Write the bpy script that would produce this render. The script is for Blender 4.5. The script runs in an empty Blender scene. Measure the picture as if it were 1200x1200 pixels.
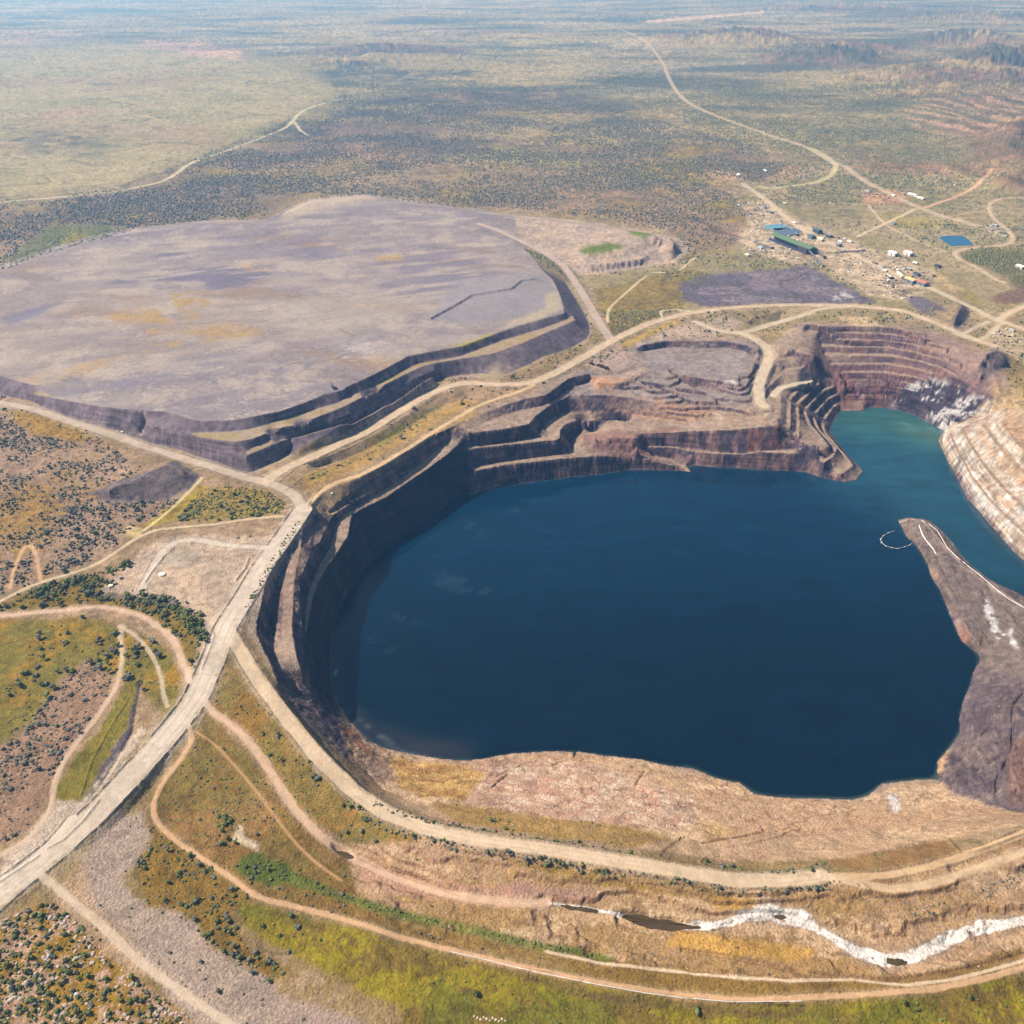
import bpy, math, random
import numpy as np
random.seed(7)
import time as _t
RNG = np.random.default_rng(11)
SC = bpy.context.scene
COL = SC.collection

# ------------------------------------------------------------------ camera model
H = 800.0                       # camera height above the rim level (z = 0), metres
F = 1150.0                      # focal length in photograph pixels (1200 wide)
PITCH = math.atan2(645.0, F)    # the horizon lies a little above the frame
CP, SP = math.cos(PITCH), math.sin(PITCH)
W = -110.0                      # level of the pit lake


def at(x, y, z):
    """photograph pixel + height -> ground position"""
    x = np.asarray(x, float); y = np.asarray(y, float)
    a = (x - 600) / F; b = (600 - y) / F
    t = (np.asarray(z, float) - H) / (-SP + b * CP)
    return np.stack([a * t, (CP + b * SP) * t], -1)


def proj(X, Y, Z):
    d = Z - H
    dep = Y * CP - d * SP
    return 600 + F * X / dep, 600 - F * (Y * SP + d * CP) / dep


# ------------------------------------------------------------------ noise
def _h(ix, iy, s):
    n = (ix.astype(np.uint32) * np.uint32(374761393) + iy.astype(np.uint32) * np.uint32(668265263) + np.uint32((s * 1442695041 + 12345) & 0xffffffff))
    n = (n ^ (n >> np.uint32(13))) * np.uint32(1274126177)
    n = n ^ (n >> np.uint32(16))
    return (n & np.uint32(0xffffff)).astype(np.float32) / np.float32(16777215)


def vnoise(X, Y, scale, s=0):
    x = X / scale; y = Y / scale
    fx = np.floor(x); fy = np.floor(y)
    ix = fx.astype(np.int64); iy = fy.astype(np.int64)
    tx = (x - fx).astype(np.float32); ty = (y - fy).astype(np.float32)
    tx = tx * tx * (3 - 2 * tx); ty = ty * ty * (3 - 2 * ty)
    a = _h(ix, iy, s); b = _h(ix + 1, iy, s); c = _h(ix, iy + 1, s); d = _h(ix + 1, iy + 1, s)
    return (a + (b - a) * tx) * (1 - ty) + (c + (d - c) * tx) * ty


def fbm(X, Y, scale, octv=4, s=0, gain=0.5):
    """0..1, mean 0.5"""
    out = np.zeros(X.shape, np.float32); amp = 1.0; tot = 0
    ca, sa = math.cos(0.6), math.sin(0.6)
    for o in range(octv):
        out += amp * vnoise(X, Y, scale, s + o * 17)
        tot += amp; amp *= gain; scale *= 0.49
        X, Y = X * ca - Y * sa + 31.7, X * sa + Y * ca - 17.3
    return out / tot


def sstep(a, b, x):
    t = np.clip((x - a) / (b - a), 0, 1)
    return t * t * (3 - 2 * t)


# ------------------------------------------------------------------ ground grid: fine near the camera, coarse far away
VA = np.concatenate([np.arange(-19, 330, 1.0), np.arange(330, 625, 0.62), np.arange(625, 1290, 1.0)])
UA = np.arange(-330, 1541, 1.0)
NV, NU = len(VA), len(UA)
UU, VV = np.meshgrid(UA, VA)
_xy = at(UU, VV, 0.0)
GX = _xy[..., 0]; GY = _xy[..., 1]
GX32 = GX.astype(np.float32); GY32 = GY.astype(np.float32)


def gi(X, Y):
    """ground position -> fractional grid indices (row, col)"""
    u, v = proj(X, Y, 0.0)
    return np.interp(v, VA, np.arange(NV)), u - UA[0]


# ------------------------------------------------------------------ survey lines: crests, toes, benches
def dens(p, n=2.0):
    p = np.array(p, float); out = []
    for a, b in zip(p[:-1], p[1:]):
        m = max(1, int(np.hypot(*(b - a)[:2]) / n))
        for i in range(m):
            out.append(a + (b - a) * i / m)
    out.append(p[-1])
    return np.array(out)


def segdist(P, A):
    best = np.full(len(P), 1e18); bz = np.zeros(len(P))
    for a, b in zip(A[:-1], A[1:]):
        d = b[:2] - a[:2]; L = d @ d + 1e-9
        t = np.clip(((P - a[:2]) @ d) / L, 0, 1)
        r = np.hypot(*(P - (a[:2] + t[:, None] * d)).T)
        m = r < best
        best[m] = r[m]; bz[m] = (a[2] + t * (b[2] - a[2]))[m]
    return best, bz


LINES = []


def ln(px, z, add=True):
    """a line traced in the photograph; z one level or a list with one level per point"""
    p = np.array(px, float)
    if np.ndim(z) == 0:
        z = np.full(len(p), float(z))
    q = dens(np.column_stack([p, z]), 2.0)
    L = np.column_stack([at(q[:, 0], q[:, 1], q[:, 2]), q[:, 2]])
    if add:
        LINES.append(L)
    return L


def up(px, ref, alpha, hmin=2, hmax=150):
    """a crest above the toe line ref on a face of slope alpha"""
    p = dens(px); ta = math.tan(math.radians(alpha))
    _, zr = segdist(at(p[:, 0], p[:, 1], ref[:, 2].mean()), ref)
    h = np.full(len(p), float(hmin)); done = np.zeros(len(p), bool)
    for k in np.arange(hmin, hmax, 1.0):
        d, zz = segdist(at(p[:, 0], p[:, 1], zr + k), ref)
        hit = (k / ta >= d) & ~done
        h[hit] = k; done |= hit
        zr = np.where(done, zr, zz)
    ker = np.ones(9) / 9
    if len(h) > 12:
        h = np.convolve(np.pad(h, 4, mode='edge'), ker, 'valid')
    z = zr + h
    L = np.column_stack([at(p[:, 0], p[:, 1], z), z]); LINES.append(L)
    return L


def flat(px, ref, dz=0.0):
    p = dens(px); z = np.full(len(p), ref[:, 2].mean())
    for k in range(4):
        _, z = segdist(at(p[:, 0], p[:, 1], z), ref)
    z = z + dz
    L = np.column_stack([at(p[:, 0], p[:, 1], z), z]); LINES.append(L)
    return L


def band(px, z, w, add=True):
    """a berm: the crest line and a parallel line w metres to the left of its direction, same level"""
    L = ln(px, z, add)
    d = np.gradient(L[:, :2], axis=0); d /= np.hypot(*d.T)[:, None] + 1e-9
    M = L.copy(); M[:, 0] -= d[:, 1] * w; M[:, 1] += d[:, 0] * w
    LINES.append(M)
    return L


# --- the lake's shore
SHORE_W = [(554,579),(540,578),(520,593),(500,608),(478,623),(453,640),(425,670),(412,687),(400,708),(395,722),(388,750),(386,780),(388,807),(392,823)]
SHORE_S = [(392,823),(402,832),(410,845),(422,858),(433,868),(450,876),(473,882),(500,886),(517,889),(542,891),(567,890),(592,884),(608,883),(642,880),(675,881),(725,887),(760,892),(780,896),(800,899),(812,900),(822,905),(838,912),(855,916),(867,917),(882,929),(893,932),(908,934),(930,935),(950,935),(1000,937),(1018,932),(1033,918),(1067,915),(1078,913),(1100,914),(1099,908),(1098,893)]
SHORE_C = [(1098,893),(1108,882),(1120,867),(1125,857),(1124,842),(1127,827),(1130,817),(1137,803),(1140,788),(1148,775),(1147,767),(1142,763),(1127,752),(1120,737),(1110,713),(1100,690),(1091,675),(1087,662),(1080,648),(1071,635),(1062,630),(1057,619),(1052,609),(1064,607),(1082,608),(1092,612),(1102,620),(1117,636),(1126,650),(1140,664),(1158,678),(1176,688),(1200,699),(1240,717),(1275,735)]
SHORE_E = [(1275,735),(1240,700),(1200,657),(1188,647),(1175,632),(1160,615),(1147,598),(1133,584),(1128,573),(1117,552),(1108,535),(1099,515),(1107,505)]
SHORE_N = [(1107,505),(1088,495),(1073,487),(1058,482),(1040,478),(1018,477),(1013,481),(1007,482),(1000,481),(985,481),(978,490),(972,505),(990,530),(1012,552),(1003,563),(990,565),(975,562),(963,560),(945,553),(930,552),(900,551),(880,550),(860,548),(830,547),(815,545),(806,547),(811,554),(800,552),(770,551),(735,551),(700,556),(660,560),(640,563),(607,567),(575,573),(554,579)]
SHORE = SHORE_W + SHORE_S[1:] + SHORE_C[1:] + SHORE_E[1:] + SHORE_N[1:]
LakeLine = ln(SHORE, W)
shore_w = ln(SHORE_W, W, False)
shore_n = ln(SHORE_N[-22:], W, False)

# --- west wall of the pit
lc1 = ln([(547,512),(525,532),(503,548),(478,565),(453,582),(433,592),(412,603),(408,628),(397,645),(385,662),(373,683),(366,705),(361,738),(360,755),(364,775),(366,797)], [-22,-33,-38,-39,-40,-40,-38,-40,-44,-46,-47,-48,-50,-52,-56,-64])
lt2 = flat([(527,516),(510,529),(495,541),(470,562),(440,580),(412,597),(394,610),(393,625),(387,640),(373,664),(362,690),(357,718),(357,740)], lc1, 2)
lc2 = ln([(478,553),(463,557),(440,573),(413,590),(390,604),(383,618),(375,635),(365,643),(361,658),(352,675),(351,695),(352,718),(354,735)], [-33,-29,-29,-27,-24,-23,-21,-19,-18,-18,-20,-24,-30])
lt3 = flat([(478,549),(448,567),(420,582),(400,595),(387,602)], lc2, 1)
lc3 = up([(478,538),(447,557),(418,572),(397,587),(382,600)], lt3, 50)
# upper strip and the gully beside the road
ln([(354,632),(352,645),(347,665),(344,690),(343,720),(343,745),(348,770),(354,790)], [-7,-10,-12,-14,-17,-21,-28,-38])
ln([(344,645),(337,662),(333,685),(332,718),(333,745),(338,765)], [-9,-12,-14,-17,-21,-27])
ln([(346,634),(335,655),(326,678),(321,703),(317,722),(316,740),(320,762),(327,785)], [-6,-16,-24,-30,-34,-34,-28,-30])
ln([(352,618),(337,635),(325,653),(313,678),(307,705),(302,725),(300,743),(308,760),(318,780),(325,800)], [0,0,-1,-1,-2,-4,-6,-8,-10,-10])
# lower end of the west wall
ln([(380,813),(391,822)], [-80,-104])
ln([(345,800),(360,820),(385,850),(410,872)], [-42,-48,-60,-72])

# --- north wall (faces the camera), left half
sN = shore_n
a1 = up([(557,552),(590,545),(620,542),(653,538),(678,536),(710,535),(753,538),(770,542),(788,546)], sN, 62)
b0 = flat([(548,549),(560,547),(590,541),(620,537),(660,532),(672,527),(671,517),(677,508),(682,504),(690,507),(707,507),(733,503)], a1, 1)
b1 = ln([(545,527),(590,522),(638,517),(650,516),(656,513),(656,505),(662,497),(678,492),(687,493),(720,492),(745,495)], [-40,-43,-46,-46,-44,-43,-46,-51,-52,-54,-55])
c0 = ln([(547,524),(590,519),(623,514),(647,511),(637,500),(642,493),(653,486),(683,481),(728,484),(762,489),(803,495)], [-39,-42,-44,-45,-43,-44,-47,-50,-52,-53,-54])
c1 = ln([(549,508),(590,503),(620,497),(628,487),(645,475),(670,462),(690,463),(737,465),(770,472),(805,482)], [-15,-17,-17,-18,-22,-25,-26,-29,-33,-40])
d0 = ln([(549,506),(573,493),(607,482),(632,477),(650,469),(667,455),(690,448)], [-13,-15,-17,-19,-21,-20,-20])
d1 = ln([(512,508),(535,497),(557,486),(578,479),(615,467),(640,463),(655,452),(667,443),(690,438)], [-4,-5,-5,-5,-4,-4,-4,-3,-2])
# ramp and island between the hairpin
ln([(683,520),(690,527),(720,528),(752,532),(780,541),(803,550)], [-66,-70,-76,-84,-96,-108])
ln([(697,514),(735,513),(748,512)], -55); ln([(695,519),(735,521),(748,524)], -66)

# --- south face of the middle plateau
e2t = ln([(815,545),(830,547),(860,548),(880,550),(900,551),(930,552),(945,553)], W, False)
e2c = ln([(757,523),(793,525),(807,528),(842,532),(870,533),(890,530),(927,532),(948,531)], [-82,-86,-87,-85,-84,-80,-80,-79]); ln([(764,534),(787,538),(800,546)], [-97,-103,-108])
e1t = flat([(753,521),(793,523),(805,526),(842,530),(870,531),(890,528),(917,527),(928,527)], e2c, 1)
e1c = ln([(750,508),(797,506),(830,505),(858,504),(878,502),(913,498)], [-58,-54,-50,-46,-42,-36])
flat([(760,502),(800,499),(850,499),(895,494),(912,490)], e1c, 1)

# --- stepped spur between the two halves of the lake
zs = [-48, -58, -70, -84, -98]
S_B = [[(927,473),(926,485),(926,500)], [(936,478),(937,495),(936,510)], [(945,483),(950,497),(962,511),(972,523)],
       [(955,490),(960,502),(972,515),(981,525),(978,533),(965,543)], [(965,497),(968,507),(980,521),(992,535),(1000,545),(985,556)]]
for L_, z_ in zip(S_B, zs):
    band(L_[::-1], z_, 6)
ln([(915,462),(915,475),(915,490)], [-38,-40,-40])
ln([(932,513),(950,520),(960,523)], -60); ln([(930,518),(948,526),(960,528)], -72)
U_B = [[(927,468),(935,458),(952,448)], [(936,473),(947,463),(960,450)], [(946,478),(960,463),(967,457),(977,454)],
       [(957,483),(972,467),(983,462)], [(968,490),(977,477),(985,471)]]
for L_, z_ in zip(U_B, zs):
    band(L_, z_, 7)
band([(905,464),(915,454),(935,449),(953,446)], [-40,-38,-36,-34], 9)
band([(902,452),(922,433),(943,430)], [-30,-24,-22], 5)
band([(913,423),(933,417)], -12, 5)
ln([(893,462),(896,440),(904,425),(910,412),(915,407),(940,414),(955,416)], [-36,-26,-14,-2,0,-1,-4])

# --- amphitheatre in the east
W_B = [([(933,380),(960,382),(990,383),(1033,383),(1057,386),(1085,395)], 20), ([(945,387),(970,391),(1000,390),(1042,392),(1077,398),(1110,408)], 9),
       ([(960,395),(975,397),(1000,399),(1042,400),(1070,404),(1107,415),(1128,426)], -2), ([(963,405),(1000,407),(1042,407),(1075,414),(1107,423),(1125,433)], -13),
       ([(967,415),(1000,416),(1042,417),(1075,423),(1100,430),(1118,440)], -24), ([(975,427),(1000,427),(1042,427),(1072,432),(1093,439)], -36),
       ([(982,437),(1000,437),(1037,437),(1075,443),(1090,448)], -48), ([(985,446),(1000,445),(1037,446),(1067,450),(1092,457)], -59),
       ([(988,453),(1000,452),(1042,453),(1065,458),(1092,465),(1117,473),(1138,488)], -70), ([(992,461),(1000,461),(1045,463),(1072,470),(1100,484),(1120,495)], -83),
       ([(992,469),(1000,469),(1047,470),(1072,478),(1092,490),(1108,500)], -97)]
for L_, z_ in W_B:
    band(L_, z_, 9.5)
ln([(985,478),(992,466),(990,452),(985,440),(975,428)], [-106,-92,-75,-55,-38])       # rubble chute
ln([(1092,397),(1130,410),(1150,425),(1165,440),(1172,460),(1185,475)], [14,8,2,-6,-22,-35])
ln([(1118,440),(1138,452),(1160,470),(1170,482)], [-24,-30,-40,-55])
ln([(1120,495),(1135,490),(1150,488),(1168,478)], [-88,-80,-72,-48])
# --- pale wall on the right shore
sE = ln(SHORE_E, W, False)
band([(1320,740),(1240,660),(1200,625),(1160,588),(1137,558),(1122,530),(1112,508)], [-84]*7, -5)
band([(1320,690),(1240,628),(1200,596),(1175,573),(1150,543),(1132,515),(1125,500)], [-62]*7, -5)
band([(1320,650),(1240,590),(1200,556),(1175,530),(1160,510),(1150,497)], [-38]*6, -7)
band([(1320,605),(1240,560),(1205,535),(1190,518),(1172,494)], [-16]*5, -6)
ln([(1320,560),(1240,520),(1200,480),(1185,468)], [8,6,0,-8])

# --- causeway
ln([(1058,610),(1070,612),(1083,614),(1093,622),(1105,637),(1117,650),(1136,667),(1152,681),(1172,694),(1200,712),(1240,732),(1270,748)], [-104,-100,-98,-97,-96,-96,-95,-95,-94,-93,-92,-92])
ln([(1066,622),(1078,638),(1090,652),(1100,670),(1112,692),(1124,715),(1135,738),(1148,752)], [-103,-101,-99,-98,-97,-96,-95,-96])
ln([(1200,820),(1160,830),(1140,850),(1135,880),(1130,910)], [-62,-84,-92,-92,-94])
ln([(1200,745),(1170,770),(1160,790)], [-82,-92,-99])
ln([(1320,800),(1240,850),(1200,890),(1190,930)], [-50,-48,-56,-70])
ln([(1200,948),(1160,938),(1130,930),(1100,920)], [-62,-80,-92,-104])
ln([(1330,930),(1260,950),(1200,975)], [-20,-24,-30])

# --- slope and ramp on the near side
ln([(430,905),(450,925),(500,940),(560,945),(640,955),(700,963),(760,972),(800,980)], [-62,-55,-45,-40,-38,-36,-36,-40])
ln([(820,985),(895,975),(940,985),(1000,975),(1100,965),(1150,955)], [-40,-48,-52,-50,-55,-56])

# --- the western dump
DT, D1, D2 = 56, 37, 18
ln([(-150,405),(0,440),(23,447),(46,452)], 46)
ln([(-150,415),(-40,436),(0,450),(33,462),(55,465),(93,472),(120,477),(150,480),(170,482),(185,481),(200,483),(230,493),(267,493),(297,488),(328,482),(357,472),(380,462),(402,457),(407,453),(440,438),(470,422),(478,417),(523,409),(540,406),(578,392),(613,380),(645,371),(662,367)], [36,36,36,36,40,45,47,48,49,50,51,53,54]+[DT]*7+[52,51,47,46,45,44,44,44])
ln([(662,367),(656,345),(648,328),(636,318),(624,302),(612,290),(598,284)], [44,44,44,44,45,47,48])
ln([(180,499),(220,506.5),(268,506.5),(297,502),(330,492),(340,489),(398,471),(407,464),(423,459.5),(473,434.5),(490,426),(540,417.5),(587,399.5),(640,383.5),(672,371.5)], [35,39,41,41,41,41,41,41,41,36,34,31,30,30,32])
ln([(190,505),(227,511),(275,518),(297,514),(332,500.5),(350,497.5),(400,477.5),(425,465.5),(448,452.5),(473,439.5),(498,427.5),(520,424),(577,414),(613,401),(675,374.5)], [33,37,40,40,40,40,40,40,40,35,33,31,29,29,31])
ln([(287,529.5),(322,511),(348,505.5),(357,501),(390,493),(410,485),(433,467),(478,446),(510,433.5)], [27,28,28,28,28,28,28,25,24])
ln([(288,534),(330,517),(357,510),(413,494),(440,480.5),(478,457),(507,441)], [25,26,26,26,26,24,21])
ln([(-150,430),(-40,455),(8,465),(33,469),(50,477),(83,492),(123,502),(137,504),(160,515),(180,520),(213,528),(255,543),(292,555),(325,540),(353,521),(365,514),(413,503),(442,483),(457,478),(517,444),(540,439),(567,438),(583,442),(600,436),(623,426),(637,418),(667,409),(687,398),(692,390),(690,377),(675,350),(662,330)], [26,26,25,25,24,20,15,13,10,6,3,1] + [1]*3 + [2]*5 + [4,5,5,4,3,3,2,2,2,3,6,12])
ln([(168,485),(171,496),(166,508)], [42,26,12])
ln([(505,372),(520,364),(533,357),(553,345),(570,342),(600,337),(610,328),(625,326)], DT)
ln([(506,374.5),(521,366.5),(534,359.5),(554,347.5),(571,344.5),(601,339.5),(612,330.5),(626,328.5)], DT - 4)
# rear edge of the dump
ln([(-150,362),(-60,338),(0,318),(100,285),(160,272),(240,263),(310,262),(335,250),(365,237),(430,232),(480,240),(560,250),(640,258),(700,266),(760,276),(790,284)], [46,46,47,48,49,50,51,52,52,51,49,47,44,40,36,34])
_r = ln([(-150,352),(-60,331),(0,312),(100,280),(160,268),(240,259),(310,259),(335,247),(365,234),(430,229),(480,237),(560,247),(640,255),(700,263),(760,273),(798,282)], 2)
# eastern dump
ln([(690,298),(733,293),(750,286),(767,276)], 30); ln([(655,300),(672,306),(690,298)], [20,17,30]); ln([(690,307),(745,300),(766,288),(780,278)], 19); ln([(690,311),(750,304),(771,291),(786,279)], 18)
ln([(668,315),(683,321),(733,314),(787,306),(806,290),(800,283)], [10,6,3,3,3,3])
# low stockpile pad in the north-east and borrow pits
ln([(733,412),(755,404),(778,400),(813,399),(850,399),(875,404),(888,410)], 2)
ln([(735,414),(757,411),(780,407),(817,409),(850,408),(872,412),(882,420)], -11)
ln([(763,437),(800,440),(867,450)], -12); ln([(790,446),(840,458),(867,466)], -28)
ln([(868,455),(878,438),(886,425)], [-18,-14,-6])
ln([(760,452),(810,468),(860,476),(890,486)], [-14,-30,-36,-39])
ln([(880,372),(900,368),(925,362)], 0); ln([(880,381),(900,379),(915,374)], -14)
ln([(755,446),(775,452),(808,466),(825,473)], [-17,-21,-28,-33]); ln([(753,450),(773,457),(806,471),(822,477)], [-23,-28,-34,-37])
ln([(793,454),(817,459),(847,466)], [-24,-27,-30]); ln([(793,457.5),(817,463),(847,470)], [-29,-32,-34])
ln([(817,473),(845,475),(875,479)], [-36,-36,-37]); ln([(820,481),(848,484),(873,487)], [-43,-44,-43])
ln([(700,448),(730,449),(752,450)], [-9,-13,-16]); ln([(702,453),(730,457),(752,458)], [-15,-23,-25])
# spoil heaps
ln([(128,573),(150,567),(185,549),(203,545),(215,553)], [18,20,22,22,16]); ln([(113,580),(130,586),(160,587),(195,583),(225,570),(232,560)], 0)
ln([(1148,427),(1156,415),(1168,411),(1178,421)], [8,24,26,14]); ln([(1148,440),(1165,434),(1184,428)], -4)
ln([(1117,382),(1122,368),(1127,357)], 16); ln([(1120,384),(1132,376),(1137,366)], -2)
# haul road west of the lake ring and the ground around it
ln([(0,1048),(60,1000),(110,955),(160,900),(200,855),(225,825),(245,780),(262,735),(285,700),(310,660),(340,620),(355,595),(345,577),(310,563),(280,552)], [-6,-6,-5,-4,-3,-2,-1,0,0,0,1,2,2,3,4])
ln([(262,735),(275,755),(300,795),(335,840),(370,885),(410,925),(450,955),(500,973),(560,985),(640,995),(720,1008),(800,1022),(860,1033),(920,1033),(1000,1025),(1080,1010),(1140,990),(1200,970)], [0,-2,-4,-6,-8,-8,-8,-8,-8,-8,-8,-8,-8,-9,-10,-12,-16,-22])
ln([(305,565),(330,551),(380,529),(430,506),(470,481),(500,463),(540,450),(580,451),(620,450),(650,436),(690,415),(715,400),(760,379),(800,368),(850,362),(920,358),(1000,358),(1060,365)], [4,4,4,3,3,2,2,2,2,2,2,2,2,2,2,2,2,3])
ln([(320,561),(345,551),(390,531),(440,510),(475,488),(510,462),(545,453)], [3,3,3,2,2,2,2])
ln([(328,562),(360,551),(400,540),(440,522),(480,500),(510,480),(550,465)], -9)
ln([(360,590),(380,575),(420,560),(450,545),(480,525),(520,500),(560,475),(600,463),(625,452)], [0,-2,-3,-4,-4,-4,-4,-2,0])
ln([(0,475),(40,482),(80,497),(130,512),(180,530),(230,545),(280,562)], [25,23,18,12,6,4,4])
ln([(-100,520),(0,520),(60,530),(100,540)], [16,14,8,4])
ln([(715,400),(700,375),(680,340),(660,312),(630,292),(600,278),(560,262)], [2,3,6,14,28,40,48])
ln([(100,1003),(125,980),(152,952),(178,915),(193,890)], [-8,-10,-12,-13,-10])                           # foot of the road embankment
ln([(0,1110),(60,1080),(120,1120),(200,1180)], [-7,-9,-14,-17])
ln([(640,1058),(720,1072),(830,1086),(905,1074),(965,1096),(1040,1126),(1100,1106),(1200,1082)], [-22]*8)
ln([(460,1000),(560,1010),(700,1030),(860,1055),(1000,1050),(1100,1035),(1200,1010)], [-14]*7)
ln([(300,1053),(400,1078),(540,1117),(700,1152),(860,1172),(1020,1166),(1200,1133)], [-16]*7)
ln([(400,995),(440,1015),(500,1040)], -26); ln([(185,965),(240,1008),(300,1053)], -14)
ln([(-150,1290),(200,1290),(600,1290),(1000,1290),(1350,1290)], [-14,-20,-28,-28,-24])
ln([(0,735),(60,715),(140,716),(205,750)], [-14,-13,-11,-8]); ln([(0,690),(60,678),(130,655),(190,622)], [-10,-9,-7,-4])
ln([(-150,1180),(-150,900),(-150,700),(-150,560)], [-8,-10,-10,0])
ln([(1350,480),(1350,420),(1350,380)], [2,4,4]); ln([(1350,700),(1350,900),(1350,1100)], [0,-10,-20])

# ------------------------------------------------------------------ solve the surface between the lines
zs_ = np.zeros((NV, NU)); cn_ = np.zeros((NV, NU))


def put(L):
    p = dens(np.column_stack([*gi(L[:, 0], L[:, 1]), L[:, 2]]), 0.6) if len(L) > 1 else L
    i = np.rint(p[:, 0]).astype(int); j = np.rint(p[:, 1]).astype(int)
    m = (i >= 0) & (i < NV) & (j >= 0) & (j < NU)
    np.add.at(zs_, (i[m], j[m]), p[m, 2]); np.add.at(cn_, (i[m], j[m]), 1)


for L in LINES:
    put(L)
plain = VV < 200
plain |= (VV < 290) & (UU > 830)
cn_[plain] = 1; zs_[plain] = 2.0


def solve(zs, cn):
    if min(zs.shape) < 24:
        z = np.full(zs.shape, zs.sum() / max(cn.sum(), 1)); it = 400
    else:
        a, b = zs.shape; a2, b2 = (a + 1) // 2, (b + 1) // 2
        P = np.zeros((a2 * 2, b2 * 2)); Q = np.zeros((a2 * 2, b2 * 2))
        P[:a, :b] = zs; Q[:a, :b] = cn
        z = solve(P.reshape(a2, 2, b2, 2).sum((1, 3)), Q.reshape(a2, 2, b2, 2).sum((1, 3)))
        z = np.repeat(np.repeat(z, 2, 0), 2, 1)[:a, :b]; it = 60 if a < 900 else 30
    fix = cn > 0; val = np.where(fix, zs / np.maximum(cn, 1), 0)
    for k in range(it):
        p = np.pad(z, 1, mode='edge')
        z = 0.25 * (p[:-2, 1:-1] + p[2:, 1:-1] + p[1:-1, :-2] + p[1:-1, 2:])
        z[fix] = val[fix]
    return z


Z = solve(zs_, cn_)

# ------------------------------------------------------------------ masks in ground space


def smp(A, fi, fj):
    i = np.clip(np.floor(fi).astype(int), 0, NV - 2); j = np.clip(np.floor(fj).astype(int), 0, NU - 2)
    a = np.clip(fi - i, 0, 1); b = np.clip(fj - j, 0, 1)
    return (A[i, j] * (1 - b) + A[i, j + 1] * b) * (1 - a) + (A[i + 1, j] * (1 - b) + A[i + 1, j + 1] * b) * a


def ground_z(X, Y):
    return smp(Z, *gi(np.asarray(X, float), np.asarray(Y, float)))


def hit(px):
    """photograph pixels -> points (x, y, z) on the modelled ground"""
    p = np.array(px, float).reshape(-1, 2)
    z0 = np.full(len(p), 140.0); done = np.zeros(len(p), bool); zr = np.full(len(p), W)
    for z in np.arange(140, W - 1, -1.0):
        q = at(p[:, 0], p[:, 1], z)
        g = ground_z(q[:, 0], q[:, 1])
        h = (g >= z) & ~done
        zr[h] = z; done |= h
        if done.all():
            break
    q = at(p[:, 0], p[:, 1], zr)
    return np.column_stack([q, zr])


def close(p):
    return list(p) + [p[0]]


def poly_xy(XY):
    """filled polygon (ground positions) as a boolean mask over the grid"""
    fi, fj = gi(XY[:, 0], XY[:, 1])
    T = np.zeros((NV, NU + 1), np.int8)
    n = len(fi)
    for k in range(n):
        a, b = (fi[k], fj[k]), (fi[(k + 1) % n], fj[(k + 1) % n])
        if a[0] > b[0]:
            a, b = b, a
        r0 = max(0, int(math.ceil(a[0]))); r1 = min(NV - 1, int(math.ceil(b[0])) - 1)
        if r1 < r0 or b[0] == a[0]:
            continue
        r = np.arange(r0, r1 + 1)
        x = a[1] + (r - a[0]) / (b[0] - a[0]) * (b[1] - a[1])
        T[r, np.clip(np.ceil(x).astype(int), 0, NU)] += 1
    out = np.zeros((NV, NU), bool); r = np.flatnonzero(T.any(1))
    if len(r):
        r = slice(r[0], r[-1] + 1)
        out[r] = (np.cumsum(T[r], 1, dtype=np.int32)[:, :NU] & 1) == 1
    return out


def blur(M, r):
    A = M.astype(np.float32)
    for k in range(2):
        for ax in (0, 1):
            w = 2 * r + 1
            P = np.pad(A, [(r + 1, r) if x == ax else (0, 0) for x in (0, 1)], mode='edge')
            S = np.cumsum(P, ax, dtype=np.float64)
            A = ((S[w:] - S[:-w]) if ax == 0 else (S[:, w:] - S[:, :-w])).astype(np.float32) / w
    return A


lake = poly_xy(at(np.array(SHORE)[:, 0], np.array(SHORE)[:, 1], W))
dl = blur(lake, 14)
Z = np.where(lake, W - 0.6 - 14 * np.clip(dl - 0.45, 0, 1), Z)
Z = np.where(~lake & (Z < W + 0.35) & (blur(lake, 3) > 0.02), W + 0.35, Z)
Z = np.where(~lake & (Z < W + 0.3), W + 0.3, Z)

# smooth the plain's creases a little, keep the crests
Zs = blur(Z, 2)
gy = np.gradient(Z, axis=0); gx = np.gradient(Z, axis=1)

P = {}


def zone(name, px):
    P[name] = poly_xy(hit(px)[:, :2])
    return P[name]


PIT = zone('pit', [(352,616),(345,575+60),(320,650),(290,705),(290,740),(310,770),(330,810),(365,850),(400,885),(425,905),(455,925),(520,942),(600,950),(700,965),(800,985),(900,975),(1000,972),(1100,962),(1200,942),(1330,930),(1330,560),(1240,500),(1205,470),(1190,462),(1178,440),(1150,410),(1100,390),(1060,383),(1000,380),(935,378),(915,395),(905,405),(890,410),(870,397),(800,395),(750,402),(730,412),(700,432),(660,437),(615,464),(580,475),(555,483),(512,505),(478,535),(440,560),(400,583),(380,602)])
DUMP = zone('dump', [(-150,345),(-60,324),(0,311),(100,279),(160,267),(240,258),(310,258),(335,246),(365,233),(430,228),(480,236),(560,246),(600,252),(612,290),(640,318),(665,335),(690,378),(693,392),(685,402),(640,418),(600,437),(583,444),(540,441),(517,446),(457,480),(413,505),(365,516),(325,543),(292,557),(213,530),(160,517),(83,494),(50,479),(0,462),(-150,435)])
DUMP2 = zone('dump2', [(600,252),(640,255),(700,262),(760,272),(800,281),(810,292),(790,308),(733,317),(683,324),(668,318),(640,300),(612,290)])
dumpT = DUMP & (Z > 30)

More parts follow.
